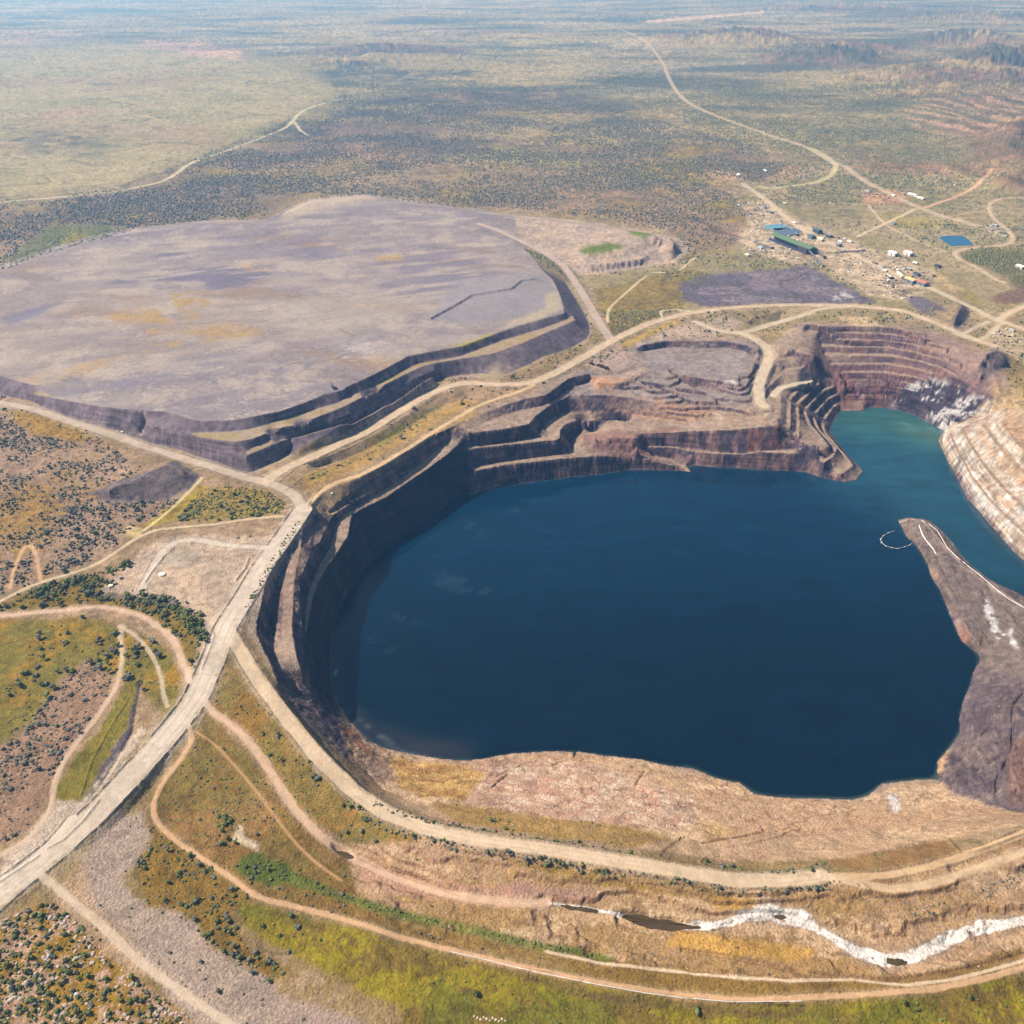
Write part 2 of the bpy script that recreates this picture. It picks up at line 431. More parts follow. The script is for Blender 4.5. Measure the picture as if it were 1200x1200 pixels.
# natural relief, rougher on rock, smooth on earthworks
Nbig = fbm(GX32, GY32, 260, 4, 3); Nmid = fbm(GX32, GY32, 60, 4, 5); Nfine = fbm(GX32, GY32, 14, 4, 9)
slope0 = np.hypot(np.gradient(Z, axis=0) / np.hypot(np.gradient(GX, axis=0), np.gradient(GY, axis=0)), np.gradient(Z, axis=1) / np.gradient(GX, axis=1))
face = sstep(0.35, 0.8, slope0)
nat = 1 - blur(PIT | DUMP | DUMP2, 6)
nat = nat * (1 - 0.75 * blur(zone('smooth0', [(115,980),(140,958),(172,955),(178,985),(160,1010),(142,1030),(160,1055),(220,1085),(280,1130),(330,1165),(420,1200),(440,1290),(270,1290),(190,1160),(130,1095),(95,1050),(100,1010)]) | zone('smooth1', [(112,693),(165,645),(190,632),(330,632),(300,680),(258,745),(240,728),(215,710)]), 4))
far = sstep(4000, 9000, GY32)

GAIN = 1.55


def lin(c):
    c = np.array(c, float) / 255
    return np.where(c <= 0.04045, c / 12.92, ((c + 0.055) / 1.055) ** 2.4)


def alb(*c):
    return np.minimum(lin(c) / GAIN, 0.85)


# ------------------------------------------------------------------ roads and tracks (name, line, width, colour, rim)
ROADS = [
 ('haul_road', [(-90,1120),(-40,1083),(0,1049),(60,1000),(110,956),(160,902),(200,857),(228,822),(247,780),(264,735),(287,700),(310,660),(338,622),(354,598)], 31, (203,188,174), 1.3),
 ('haul_road', [(264,735),(277,757),(300,795),(335,842),(370,886),(410,925),(450,953),(500,972),(560,985),(640,996),(720,1009),(800,1022),(860,1032),(920,1032),(960,1027)], 18, (206,184,160), 1.0),
 ('dirt_road', [(955,1028),(1000,1027),(1040,1026),(1080,1018),(1120,1006),(1160,992),(1200,976),(1290,940)], 8, (204,174,140), 0.4),
 ('dirt_road', [(975,1029),(1010,1036),(1045,1044),(1090,1036),(1140,1020),(1200,998),(1290,965)], 9, (206,180,150), 0.0),
 ('gravel_wash', [(640,1116),(700,1128),(780,1138),(860,1146),(930,1150),(1000,1148),(1060,1155),(1120,1148),(1200,1126),(1290,1100)], 3, (212,190,166), 0.0),
 ('dirt_track', [(228,856),(252,872),(275,897),(300,927),(318,952),(345,987),(372,1012),(400,1032)], 3, (178,142,108), 0.0),
 ('gravel_road', [(-60,1075),(-20,1048),(0,1034),(40,1008),(66,982),(84,960)], 11, (204,186,168), 0.8),
 ('haul_road', [(354,598),(347,580),(318,567),(280,558),(240,545),(200,533),(170,524),(130,509),(80,494),(40,480),(0,472),(-60,468)], 20, (190,174,158), 0.6),
 ('haul_road', [(312,563),(330,551),(380,529),(430,506),(470,481),(500,463),(525,453),(545,448),(580,451),(620,450),(650,438),(690,415),(716,400),(760,379),(800,368),(850,361),(920,357),(1000,358),(1060,365),(1105,382),(1140,398),(1165,405)], 23, (199,178,155), 0.6),
 ('haul_road', [(716,400),(706,385),(694,365),(680,340),(662,313),(640,297),(622,288),(600,278),(585,270),(560,262)], 22, (184,166,156), 0.6),
 ('haul_road', [(1000,358),(960,362),(930,372),(905,381),(875,389),(860,391),(835,386),(815,377)], 20, (196,178,158), 0.4),
 ('haul_road', [(868,391),(885,397),(902,407),(902,420),(895,435),(888,450),(887,466),(895,478)], 24, (200,182,160), 0.4),
 ('haul_road', [(905,464),(915,455),(935,450),(950,447)], 15, (200,186,164), 0.0),
 ('dirt_road', [(356,598),(372,578),(395,565),(420,558),(450,543),(480,525),(515,502),(540,487),(560,476),(585,466),(605,461),(625,452)], 9, (206,178,144), 0.0),
 ('dirt_track', [(212,842),(224,852),(226,868),(212,890),(192,915),(180,938),(178,953),(186,967),(210,989),(240,1007),(270,1028),(300,1051),(340,1061),(400,1077),(470,1099),(540,1116),(620,1136),(700,1152),(780,1165),(860,1172),(940,1170),(1020,1166),(1100,1158),(1160,1146),(1200,1133),(1290,1110)], 5.5, (202,166,134), 0.0),
 ('gravel_wash', [(232,815),(245,830),(262,843),(285,860),(300,880),(318,905),(335,935),(350,955),(370,975),(395,993),(420,1008),(450,1023),(480,1033),(510,1043),(550,1052),(600,1058),(640,1059)], 10, (203,172,148), 0.0),
 ('gravel_wash', [(-80,726),(0,722),(40,718),(80,715),(110,711),(145,715),(170,724),(190,738),(205,752),(213,775),(222,800)], 9, (200,172,152), 0.0),
 ('dirt_track', [(0,705),(30,690),(48,683),(75,675),(110,663),(140,645),(160,630),(182,621),(205,619),(250,615),(300,607),(330,605)], 6, (204,184,156), 0.0),
 ('dirt_track', [(48,683),(44,660),(40,640),(32,632),(26,645),(15,668),(12,690)], 5, (196,160,125), 0.0),
 ('dirt_track', [(168,622),(185,610),(205,592),(222,577),(237,560)], 5, (205,190,150), 0.0),
 ('gravel_road', [(325,643),(270,640),(238,634),(212,632),(190,645),(178,668),(166,690)], 13, (196,182,168), 0.5),
 ('dirt_track', [(143,735),(138,752),(147,758),(142,775),(140,796),(130,815),(110,845),(88,872),(70,900),(62,925),(62,945),(40,978),(0,1003),(-60,1040)], 6, (196,172,150), 0.0),
 ('dirt_track', [(140,734),(160,745),(180,770),(190,795),(190,815),(196,828)], 5, (190,172,152), 0.0),
 ('gravel_wash', [(50,1028),(72,1045),(110,1076),(135,1100),(160,1125),(195,1150),(240,1182),(290,1215)], 8, (200,180,160), 0.0),
 ('gravel_road', [(700,24),(715,30),(735,37),(755,48),(770,62),(780,80),(786,98),(800,117),(825,130),(850,140),(900,158),(945,172),(972,188),(982,196),(1020,216),(1050,230),(1075,243),(1110,255),(1145,265)], 22, (190,172,150), 0.0),
 ('dirt_track', [(945,172),(965,180),(980,192),(981,204),(960,213),(930,218),(900,221),(888,219)], 20, (188,178,140), 0.0),
 ('gravel_road', [(870,215),(890,228),(912,246),(930,262),(955,277),(985,290),(1010,303),(1040,318),(1075,330),(1100,342),(1135,358),(1165,374),(1178,379),(1230,395)], 20, (200,182,158), 0.0),
 ('gravel_road', [(1168,376),(1185,365),(1205,357),(1260,340)], 18, (206,184,160), 0.0),
 ('dirt_track', [(1172,380),(1160,390),(1150,402),(1120,392)], 12, (200,182,158), 0.0),
 ('dirt_track', [(1084,243),(1105,236),(1125,229),(1142,221),(1152,212),(1161,204)], 14, (206,166,142), 0.0),
 ('dirt_track', [(1260,228),(1200,232),(1170,232),(1157,238),(1155,246),(1168,260),(1185,272),(1193,280),(1188,286),(1165,288),(1130,291),(1113,295),(1116,301),(1135,309),(1152,318),(1165,328),(1177,331)], 14, (196,174,150), 0.0),
 ('dirt_track', [(1018,241),(1027,252),(1035,263),(1060,275),(1085,287),(1108,295)], 9, (200,178,152), 0.0),
 ('dirt_track', [(1005,277),(1030,265),(1055,254),(1072,245)], 11, (204,186,158), 0.0),
 ('gravel_road', [(-60,240),(0,237),(80,230),(140,224),(190,213),(208,204),(217,193),(262,178),(310,160),(335,150),(345,143),(345,135),(362,126),(400,116)], 16, (205,192,165), 0.0),
 ('dirt_track', [(345,143),(352,153),(362,159)], 14, (200,188,160), 0.0),
 ('dirt_track', [(712,378),(709,368),(716,357),(728,350),(735,342),(748,330),(757,324)], 6, (206,186,158), 0.0),
 ('dirt_track', [(764,320),(790,320),(802,316),(803,309),(815,302)], 6, (204,186,160), 0.0),
 ('dirt_track', [(776,375),(774,365),(790,363),(805,365),(818,366)], 6, (204,190,170), 0.0),
 ('dirt_track', [(1127,392),(1145,383),(1158,377)], 10, (196,180,164), 0.0),
 ('dirt_track', [(1055,612),(1070,609),(1083,613),(1093,622),(1104,637),(1117,652),(1135,667),(1152,681),(1172,695),(1205,714)], 6, (160,140,130), 0.0),
]
ROADL = ['wide pale haul road climbing from the scrub corner to the dump junction', 'pale ring road curving round the near side of the lake', 'narrow tan road carrying on from the ring road through the red fields', 'sandy track forking off below the tan road', 'thin broken pale track between the salt stream and the red track',
  'faint tan track crossing the orange slope', 'pale gravel lane beside the haul road at the scrub corner', 'haul road under the western foot of the tailings dump', 'long haul road climbing along the dump terraces to the plant', 'haul road between the two dumps', 'haul road branch joining the pit ramp under the dark stockpile pad',
  'broad pit ramp descending beside the shallow borrow pit', 'short pale ramp above the stepped spur', 'tan bench road along the top of the west wall', 'narrow red dirt track winding round the orange slope', 'sandy gravel wash running down to the salt stream', 'dry sandy creek bed winding below the gravel pad', 'pale track running past the ring bund and the tree line',
  'small loop track in the scrub', 'pale track beside the golden strip', 'gravel road looping round the square gravel pad', 'track along the far edge of the bright grass strip', 'short curved track through the olive grass', 'pale gravel road down the fan beside the bushy hill', 'long gravel road running away across the plain', 'faint grassy loop track beyond the plant',
  'gravel road through the plant and the camp', 'gravel road leaving the junction beyond the camp', 'short dirt road behind the spoil mound', 'red dirt track climbing to the foot of the hills', 'looping dirt track round the pale clearing beyond the reservoir', 'thin track passing between the red pad and the reservoir', 'pale cross track past the small grey pump house', 'winding road along the edge of the grass plain',
  'short spur off the grass plain road', 'thin pale track through the thicket between the dumps', 'thin winding track behind the dark stockpile pad', 'small loop beside the haul road above the borrow pit', 'short dirt lane through the wreck yard', 'track along the top of the causeway']
RD = []; RZ = []
ROADW = np.zeros((NV, NU), np.float32); rid = np.zeros((NV, NU), np.int16); LAT = np.full((NV, NU), 9.0, np.float32)
EDGE = np.full((NV, NU), 1e3, np.float32)
for k, (nm, px, w, c, rim) in enumerate(ROADS):
    Q = hit(dens(px, 6))[:, :2]
    if len(Q) > 8:
        ker = np.array([1, 2, 3, 2, 1]) / 9
        Qs = np.stack([np.convolve(np.pad(Q[:, a], 2, mode='edge'), ker, 'valid') for a in (0, 1)], -1)
        Qs[0], Qs[-1] = Q[0], Q[-1]; Q = Qs
    D = np.full((NV, NU), 1e3, np.float32); ZC = np.zeros((NV, NU), np.float32)
    zq = ground_z(Q[:, 0], Q[:, 1])
    if len(zq) > 12:
        zq = np.convolve(np.pad(zq, 4, mode='edge'), np.ones(9) / 9, 'valid')
    for a, b, za, zb in zip(Q[:-1], Q[1:], zq[:-1], zq[1:]):
        fi, fj = gi(np.array([a[0], b[0]]), np.array([a[1], b[1]]))
        m = w * 1.2 + 6
        f2, g2 = gi(np.array([a[0] - m, a[0] + m, b[0] - m, b[0] + m] * 2), np.array([a[1] - m] * 2 + [b[1] - m] * 2 + [a[1] + m] * 2 + [b[1] + m] * 2))
        i0 = max(0, int(f2.min())); i1 = min(NV, int(f2.max()) + 2); j0 = max(0, int(g2.min())); j1 = min(NU, int(g2.max()) + 2)
        if i1 <= i0 or j1 <= j0:
            continue
        X = GX[i0:i1, j0:j1]; Y = GY[i0:i1, j0:j1]
        d = b - a; t = np.clip(((X - a[0]) * d[0] + (Y - a[1]) * d[1]) / (d @ d + 1e-6), 0, 1)
        r = np.hypot(X - a[0] - t * d[0], Y - a[1] - t * d[1])
        n_ = r < D[i0:i1, j0:j1]
        D[i0:i1, j0:j1][n_] = r[n_]; ZC[i0:i1, j0:j1][n_] = (za + t * (zb - za))[n_]
    RD.append(D); RZ.append(ZC)

for k in sorted(range(len(ROADS)), key=lambda q: ROADS[q][2]):
    w_ = ROADS[k][2]; e_ = sstep(w_ * 0.5 + (13 if w_ > 15 else 5), w_ * 0.5 - 0.5, RD[k]) * ~lake * (1 - blur(lake, 3))
    Z = Z * (1 - e_) + RZ[k] * e_
# --- relief: banks beside haul roads, natural ground, hills, eroded faces
rimZ = np.zeros((NV, NU), np.float32); anyroad = np.zeros((NV, NU), bool)
for D, (nm, px, w, c, rim) in zip(RD, ROADS):
    anyroad |= D < w * 0.5
for D, (nm, px, w, c, rim) in zip(RD, ROADS):
    if rim:
        rimZ = np.maximum(rimZ, rim * np.exp(-((D - w * 0.5 - 1.6) / 1.3) ** 2) * (0.6 + 0.8 * (Nfine > 0.42)))
rimZ *= ~anyroad
HB = [(890,48,70,7,170),(960,70,60,8,150),(1005,62,50,8,130),(1080,92,80,12,140),(1175,75,70,12,220),(1130,48,60,6,200),(1190,100,40,10,150),(1150,128,50,10,90),
      (1190,178,42,17,170),(1120,203,50,7,60),(1040,200,60,7,45),(1195,218,35,9,80),(1085,112,60,8,90),(460,62,80,9,110),(400,75,60,7,80),(560,40,70,4,40),
      (1000,10,120,4,120),(1150,20,100,5,130),(545,112,40,4,50),(470,126,60,5,45),(1270,140,60,20,150),(1160,152,60,10,90),(820,46,60,6,90),(1110,268,11,3,11),(1131,259,10,3,11)]
hill = np.zeros((NV, NU), np.float32)
for cx, cy, rx, ry, h in HB:
    hill += h * (0.8 if cy < 165 else 1.0) * np.exp(-((UU - cx) / rx) ** 2 - ((VV - cy) / ry) ** 2)
ridg = 1 - 2 * np.abs(fbm(GX32, GY32, 900, 5, 21) - 0.5)
gul = np.abs(fbm(GX32 + 0.35 * GY32, GY32 * 0.35, 110, 4, 23) - 0.5) * 2
hz = hill * (0.3 + 0.95 * ridg ** 2.2) - hill * 0.5 * (1 - gul)
Z = Z + hz
lakefar = 1 - blur(lake, 4)
offroad = 1 - blur(anyroad, 2)
Z = Z + nat * offroad * ((Nmid - 0.5) * 5 + (Nfine - 0.5) * 2.4 + (Nbig - 0.5) * 8 * (1 - sstep(600, 1600, GY32)) * 0.5)
pitm = blur(PIT, 3)
rough = 0.6 * fbm(GX32, GY32, 5, 3, 41) + 0.4 * np.abs(fbm(GX32, GY32, 12, 3, 43) - 0.5) * 2.4
Z = Z + pitm * lakefar * offroad * ((rough - 0.5) * (0.7 + 3.6 * face))
nearslope = pitm * sstep(1150, 950, GY32)
Z = Z + nearslope * lakefar * ((fbm(GX32, GY32, 30, 4, 51) - 0.5) * 7) * offroad
Z = Z + blur(DUMP | DUMP2, 2) * ((Nfine - 0.5) * 0.5 + face * (rough - 0.5) * 1.6 * (1 - 0.7 * DUMP2)) * offroad
_gb = blur(zone('bank0', [(278,1058),(400,1086),(560,1128),(760,1168),(960,1178),(1200,1145),(1290,1290),(480,1290),(470,1180),(330,1112)]), 6)
Z = Z + _gb * (fbm(GX32 * 0.6 + GY32 * 0.35, GY32, 17, 3, 55) - 0.5) * 6
rill = np.abs(fbm(GX32, GY32 * 0.35, 16, 3, 57) - 0.5) * 2
Z = Z + nearslope * lakefar * offroad * (rill - 0.3) * 2.2 + sstep(760, 600, GY32) * nat * offroad * (rill - 0.3) * 1.2
_se = blur(zone('se0', [(1145,775),(1330,800),(1330,935),(1200,952),(1112,925),(1122,860),(1130,815)]) | zone('cw0', [(1052,606),(1090,605),(1130,645),(1200,695),(1330,760),(1330,800),(1150,800),(1142,765),(1100,700)]), 3) * lakefar
Z = Z + _se * ((np.abs(fbm(GX32 * 1.1, GY32 * 0.45, 34, 4, 59) - 0.5)) * 15 - 2.2)
ter = blur(zone('ter0', [(400,990),(500,985),(640,1005),(780,1028),(860,1042),(1000,1033),(1100,1018),(1330,950),(1330,1110),(1100,1150),(860,1165),(560,1110),(420,1045)]), 4)
plat = blur(zone('plat0', [(690,430),(760,432),(890,425),(905,470),(905,492),(800,492),(760,462),(720,450)]), 3)
for m_, h_, sd_n in ((nearslope * sstep(430, 560, UU), 6.0, N40 if 'N40' in dir() else Nmid), (ter, 4.2, Nmid), (plat, 6.0, Nmid)):
    q_ = Z / h_ + (sd_n - 0.5) * 0.9; f_ = q_ - np.floor(q_)
    Z = Z + m_ * lakefar * offroad * h_ * (sstep(.36, .64, f_) - f_) * (0.65 + 0.35 * (Nfine > .45))
Z = Z + rimZ
Z = np.where(lake, np.minimum(Z, W - 0.5), np.maximum(Z, W + 0.3))

CUT_D = np.full((NV, NU), 1e3, np.float32)
CUTS = [(-2.2, 1.6, [(700,893),(680,890),(660,892),(648,897)]), (-3, 1.6, [(674,880),(673,887)]), (-2.6, 1.8, [(745,925),(800,940),(830,950),(870,958),(893,967),(896,974)]), (-3, 1.8, [(824,988),(845,984),(870,980),(896,975)]), (1.8, 1.8, [(841,994),(870,991),(900,983),(914,980),(922,974),(936,972)]),
        (-2, 1.5, [(745,922),(750,912),(756,904)]), (1.8, 2, [(772,1004),(778,996),(788,988),(800,982)]), (2, 2, [(1000,1004),(1040,998),(1060,991),(1110,983),(1124,999),(1146,997),(1170,988),(1200,977)]), (-2, 1.6, [(630,892),(600,900),(580,912)]), (-2.5, 1.6, [(595,908),(585,916),(577,922)]),
        (-2.4, 2.4, [(420,1003),(445,1015),(470,1024),(500,1035),(540,1048)]), (-2, 1.6, [(455,1016),(462,1022),(482,1026)]), (2.4, 1.6, [(170,683),(180,668),(190,655),(205,642),(225,636)]), (2.4, 1.6, [(168,684),(190,689),(212,695)]), (2.2, 1.5, [(232,646),(260,650),(292,652)]), (2.4, 1.6, [(276,681),(287,668),(292,655)]),
        (1.5, 1.4, [(113,694),(150,698),(200,704),(238,727),(251,745),(246,760),(236,785)]), (1.6, 1.4, [(-40,1052),(0,1034),(25,1018),(45,1003)]), (1.6, 1.4, [(56,994),(75,984),(100,960),(116,938)]), (-2, 1.3, [(1067,609),(1064,620),(1063,632)]), (-1.6, 1.4, [(1096,648),(1106,670),(1116,690),(1124,704)]),
        (-3, 1.8, [(1200,812),(1188,826),(1187,850),(1186,875),(1180,893),(1172,905),(1167,920),(1172,938)]), (-2, 1.4, [(1145,880),(1165,872),(1187,868)]), (-2.5, 2, [(1140,818),(1160,812),(1180,806),(1200,800)]), (-2, 1.6, [(1130,868),(1150,862),(1160,855)]), (1.3, 1.3, [(560,1120),(640,1139),(740,1159),(840,1175),(940,1177)]),
        (1.4, 1.4, [(470,935),(500,938),(520,945)]), (1.5, 1.5, [(820,1010),(830,1003),(845,1006),(900,1014),(960,1010)]), (-1.5, 1.6, [(920,990),(950,995),(980,994),(1000,990)]), (1.6, 2, [(960,1022),(1005,1034),(1022,1046),(1036,1057)]), (-2, 2.2, [(800,1113),(860,1122),(940,1140),(1040,1150),(1120,1138),(1200,1118)]),
        (1.2, 1.2, [(360,594),(366,582),(376,572)]), (1.2, 1.2, [(362,606),(356,620),(352,640)]), (1.3, 1.3, [(334,575),(352,562),(392,545)]), (-1.5, 1.5, [(330,565),(345,552),(385,533),(430,512),(470,488)]), (1.0, 1.3, [(285,546),(300,556),(316,563)]),
        (1.4, 1.5, [(150,820),(128,855),(108,892),(96,930)]), (-1.6, 2.2, [(165,800),(155,858),(130,902),(104,940)]), (1.0, 1.0, [(1155,655),(1170,675),(1180,690)]), (1.1, 1.5, [(860,371),(905,366),(960,354)]), (1.2, 1.6, [(735,420),(760,424),(790,432),(830,444)]), (-1.5, 1.6, [(760,431),(790,437),(830,446),(865,455)])]
for h_, w_, px_ in CUTS:
    Q_ = hit(dens(px_, 5))[:, :2]
    for a, b in zip(Q_[:-1], Q_[1:]):
        m = 9
        f2, g2 = gi(np.array([a[0] - m, a[0] + m, b[0] - m, b[0] + m] * 2), np.array([a[1] - m] * 2 + [b[1] - m] * 2 + [a[1] + m] * 2 + [b[1] + m] * 2))
        s_ = (slice(max(0, int(f2.min())), max(0, int(f2.max()) + 2)), slice(max(0, int(g2.min())), max(0, int(g2.max()) + 2)))
        d = b - a; t = np.clip(((GX[s_] - a[0]) * d[0] + (GY[s_] - a[1]) * d[1]) / (d @ d + 1e-6), 0, 1)
        CUT_D[s_] = np.minimum(CUT_D[s_], np.hypot(GX[s_] - a[0] - t * d[0], GY[s_] - a[1] - t * d[1]))
    g_ = h_ * np.exp(-(CUT_D / w_) ** 2) * (0.7 + 0.6 * Nfine)
    Z += g_ * (CUT_D < 900) * ~lake
    CUT_D[:] = 1e3
# --- true slope of the finished surface
dXu = np.gradient(GX, axis=1); dZu = np.gradient(Z, axis=1)
dXv = np.gradient(GX, axis=0); dYv = np.gradient(GY, axis=0); dZv = np.gradient(Z, axis=0)
nx = -dZu * dYv; ny = -(dXu * dZv - dZu * dXv); nz = dXu * dYv
sg = np.sign(nz); nx *= sg; ny *= sg; nz *= sg
SL = np.hypot(nx, ny) / np.maximum(nz, 1e-6)
FACE = sstep(0.34, 0.8, SL)
FLAT = 1 - FACE
AREA = np.abs(dXu * dYv)

# ------------------------------------------------------------------ surface colours (what the ground is made of, plus painted shade on the west wall)
C = np.zeros((NV, NU, 3), np.float32)


def paint(m, c, amt=1.0):
    m = np.asarray(m, np.float32); w = win(m > 0.002, 0)
    a = (m[w] * amt)[..., None]
    C[w] = C[w] * (1 - a) + np.asarray(c, np.float32) * a


JIT = (((vnoise(GX32, GY32, 5, 961) - .5) * 5).astype(np.float32), ((vnoise(GX32, GY32, 5, 962) - .5) * 5).astype(np.float32))
WARPS = [((fbm(GX32, GY32, 40, 4, 61 + 5 * k) - 0.5) * 2, (fbm(GX32, GY32, 40, 4, 91 + 5 * k) - 0.5) * 2) for k in range(3)]


def win(M, pad):
    r = np.flatnonzero(M.any(1)); c = np.flatnonzero(M.any(0))
    if not len(r):
        return slice(0, 1), slice(0, 1)
    return slice(max(0, r[0] - pad), min(M.shape[0], r[-1] + pad + 1)), slice(max(0, c[0] - pad), min(M.shape[1], c[-1] + pad + 1))


def ragged(name, px, amp=4.0, soft=2, s=0):
    """a polygon whose edge wanders as natural patches do"""
    M = zone(name, px); w = win(M, int(amp * 1.2) + 2 * soft + 3)
    a, b = WARPS[s % 3]; amp = max(amp, 2.5)
    ii = np.clip(np.rint(np.arange(NV)[w[0], None] + a[w] * amp + JIT[0][w]), 0, NV - 1).astype(int); jj = np.clip(np.rint(np.arange(NU)[None, w[1]] + b[w] * amp + JIT[1][w]), 0, NU - 1).astype(int)
    out = np.zeros((NV, NU), np.float32); out[w] = blur(M[ii, jj], soft)
    return out


N200 = fbm(GX32, GY32, 200, 5, 101); N40 = fbm(GX32, GY32, 40, 4, 111); N8 = fbm(GX32, GY32, 8, 3, 121); N900 = fbm(GX32, GY32, 900, 5, 131)
def ns(a, b, x):
    """soft threshold on a noise field, broken up by finer grain"""
    c = (a + b) / 2; w = (b - a) * 1.0
    return sstep(c - w, c + w, x + 0.30 * (N8 - 0.5) + 0.22 * (G3 - 0.5))


G3 = vnoise(GX32, GY32, 3.2, 511)
# natural ground
C[:] = alb(172, 146, 118)
paint(ns(0.42, 0.62, N40), alb(186, 158, 132))
paint(ns(0.45, 0.6, N200), alb(152, 130, 84), 0.8)
paint(ns(0.52, 0.66, N8), alb(128, 108, 76), 0.5)
# far plain
f1 = sstep(1900, 3200, GY32)
paint(f1, alb(172, 156, 120))
paint(f1 * ns(0.45, 0.6, N900), alb(184, 164, 134), 0.8)
paint(f1 * ns(0.5, 0.6, N200), alb(146, 138, 98), 0.7)
paint(sstep(5500, 9000, GY32) * ns(0.46, 0.56, N900), alb(136, 138, 118), 0.8)
paint(sstep(6500, 11000, GY32) * ns(0.53, 0.60, fbm(GX32, GY32, 1500, 5, 141)), alb(206, 190, 164), 0.9)
gl = ragged('grassland', [(-150,70),(0,52),(120,50),(290,62),(380,90),(400,112),(345,137),(215,192),(140,222),(0,235),(-150,245)], 12, 7)
paint(gl, alb(188, 172, 132)); paint(gl * ns(0.45, 0.6, N200), alb(172, 162, 118)); paint(gl * ns(0.56, 0.68, N900), alb(176, 150, 118), 0.6)
paint(ragged('bare1', [(-60,36),(20,36),(110,44),(20,48),(-60,48)], 3, 2, 1), alb(236, 196, 172))
paint(ragged('bare2', [(150,44),(230,48),(280,58),(285,70),(240,66),(170,54)], 3, 2, 2), alb(230, 192, 168))
paint(ragged('airstrip', [(757,24),(800,20),(850,16),(894,12.5),(896,15.5),(850,19.5),(800,24),(760,27)], 1, 1, 7), alb(216, 190, 168))
paint(ragged('bare3', [(45,132),(110,124),(112,134),(50,140)], 3, 2, 3), alb(196, 166, 132))
paint(ragged('bare4', [(580,38),(640,44),(700,60),(660,80),(610,60)], 3, 3, 4), alb(200, 186, 140), 0.7)
paint(ragged('redplain', [(1000,183),(1090,187),(1070,200),(1010,196)], 3, 2, 5), alb(164, 134, 110), 0.7)
hm = sstep(10, 45, hill)
paint(hm, alb(160, 130, 108)); paint(hm * ns(0.46, 0.6, N200), alb(112, 104, 84)); paint(hm * ns(0.55, 0.66, N40), alb(176, 136, 114), 0.6)
wood = ragged('woodland', [(0,243),(150,226),(225,195),(330,165),(420,120),(560,105),(700,120),(800,150),(880,170),(930,190),(890,215),(830,205),(880,250),(860,290),(810,300),(790,272),(700,256),(560,240),(470,230),(365,226),(310,252),(200,262),(100,275),(0,305),(-150,330),(-150,250)], 26, 5, 6)
paint(wood, alb(180, 150, 126)); paint(wood * ns(0.5, 0.6, N200), alb(172, 148, 84)); paint(wood * ns(0.52, 0.62, N40), alb(132, 114, 100), 0.7); paint(wood * ns(0.5, 0.6, fbm(GX32 * 0.6, GY32, 300, 4, 171)), alb(112, 100, 98), 0.6)
paint(ragged('yellow1', [(740,190),(800,190),(860,200),(810,215),(730,205)], 4, 3, 8), alb(172, 150, 72), 0.8)
paint(ragged('yellow2', [(560,170),(660,180),(720,190),(700,200),(600,188)], 4, 3, 9), alb(150, 146, 84), 0.8)
paint(ragged('green0', [(15,300),(60,262),(110,262),(160,268),(120,282),(60,296),(10,315),(-20,322)], 5, 3, 10), alb(122, 122, 82))
paint(ragged('green1', [(70,278),(90,270),(110,278),(80,292)], 3, 2, 11), alb(160, 146, 70), 0.8)
for k_, (px_, am_) in enumerate([([(350,70),(420,58),(520,58),(580,72),(560,95),(470,100),(390,92)],.8),([(540,105),(640,98),(720,112),(760,140),(660,150),(560,135)],.6),([(430,118),(520,112),(540,130),(470,140)],.7),([(640,12),(760,10),(840,30),(700,26)],.5),([(420,20),(560,14),(600,26),(460,34)],.5),
        ([(870,132),(960,138),(1000,160),(1010,175),(960,168),(900,150)],.75),([(560,55),(620,62),(640,85),(580,80)],.6),([(0,95),(-60,100),(-60,84),(10,86)],.3),([(60,150),(140,165),(120,190),(30,180),(0,160)],.45),([(790,70),(850,80),(930,110),(850,112)],.4)]):
    dw_ = ragged('darkwood%d' % k_, px_, 9, 5, k_); paint(dw_ * ns(0.36, 0.54, fbm(GX32, GY32, 90, 4, 181)), alb(84, 88, 78), min(1, am_ * 1.25))
paint(sstep(4000, 6000, GY32) * ns(0.5, 0.57, fbm(GX32 * .6, GY32, 480, 5, 151)) * (1 - gl), alb(92, 95, 80), 0.85)
paint(sstep(3500, 5000, GY32) * ns(0.55, 0.62, fbm(GX32 * .5, GY32, 620, 5, 153)) * (1 - gl), alb(200, 180, 130), 0.7)
paint(sstep(2600, 4000, GY32) * sstep(0.5, 0.62, fbm(GX32, GY32, 30, 3, 161)) * (1 - 0.6 * gl), alb(112, 108, 84), 0.5)
# around the plant
paint(ragged('plantpad', [(868,238),(905,240),(930,255),(955,270),(1000,285),(1050,300),(1100,325),(1092,340),(1060,352),(1020,345),(985,325),(960,305),(930,310),(895,300),(870,290),(862,275),(880,262)], 6, 2, 12), alb(224, 200, 172))
paint(ns(0.5, 0.6, N40) * P['plantpad'], alb(178, 156, 132), 0.9); paint(ns(0.58, 0.66, fbm(GX32, GY32, 26, 4, 157)) * P['plantpad'], alb(132, 122, 100), 0.8)
paint(ragged('pad2', [(1010,225),(1050,222),(1068,232),(1048,240),(1015,240)], 2, 1, 13), alb(206, 164, 132))
paint(ragged('pad3', [(905,195),(935,195),(945,205),(915,212),(895,208)], 2, 1, 14), alb(198, 160, 128), 0.8)
paint(ragged('pad4', [(815,196),(860,198),(880,208),(860,212),(825,204)], 2, 1, 15), alb(206, 172, 140), 0.8)
paint(ragged('pad5', [(1155,262),(1175,268),(1188,278),(1175,278),(1155,270)], 2, 1, 16), alb(212, 192, 172))
paint(ragged('pad6', [(1090,318),(1105,322),(1130,340),(1118,342),(1095,328)], 2, 1, 17), alb(208, 180, 136), 0.7)
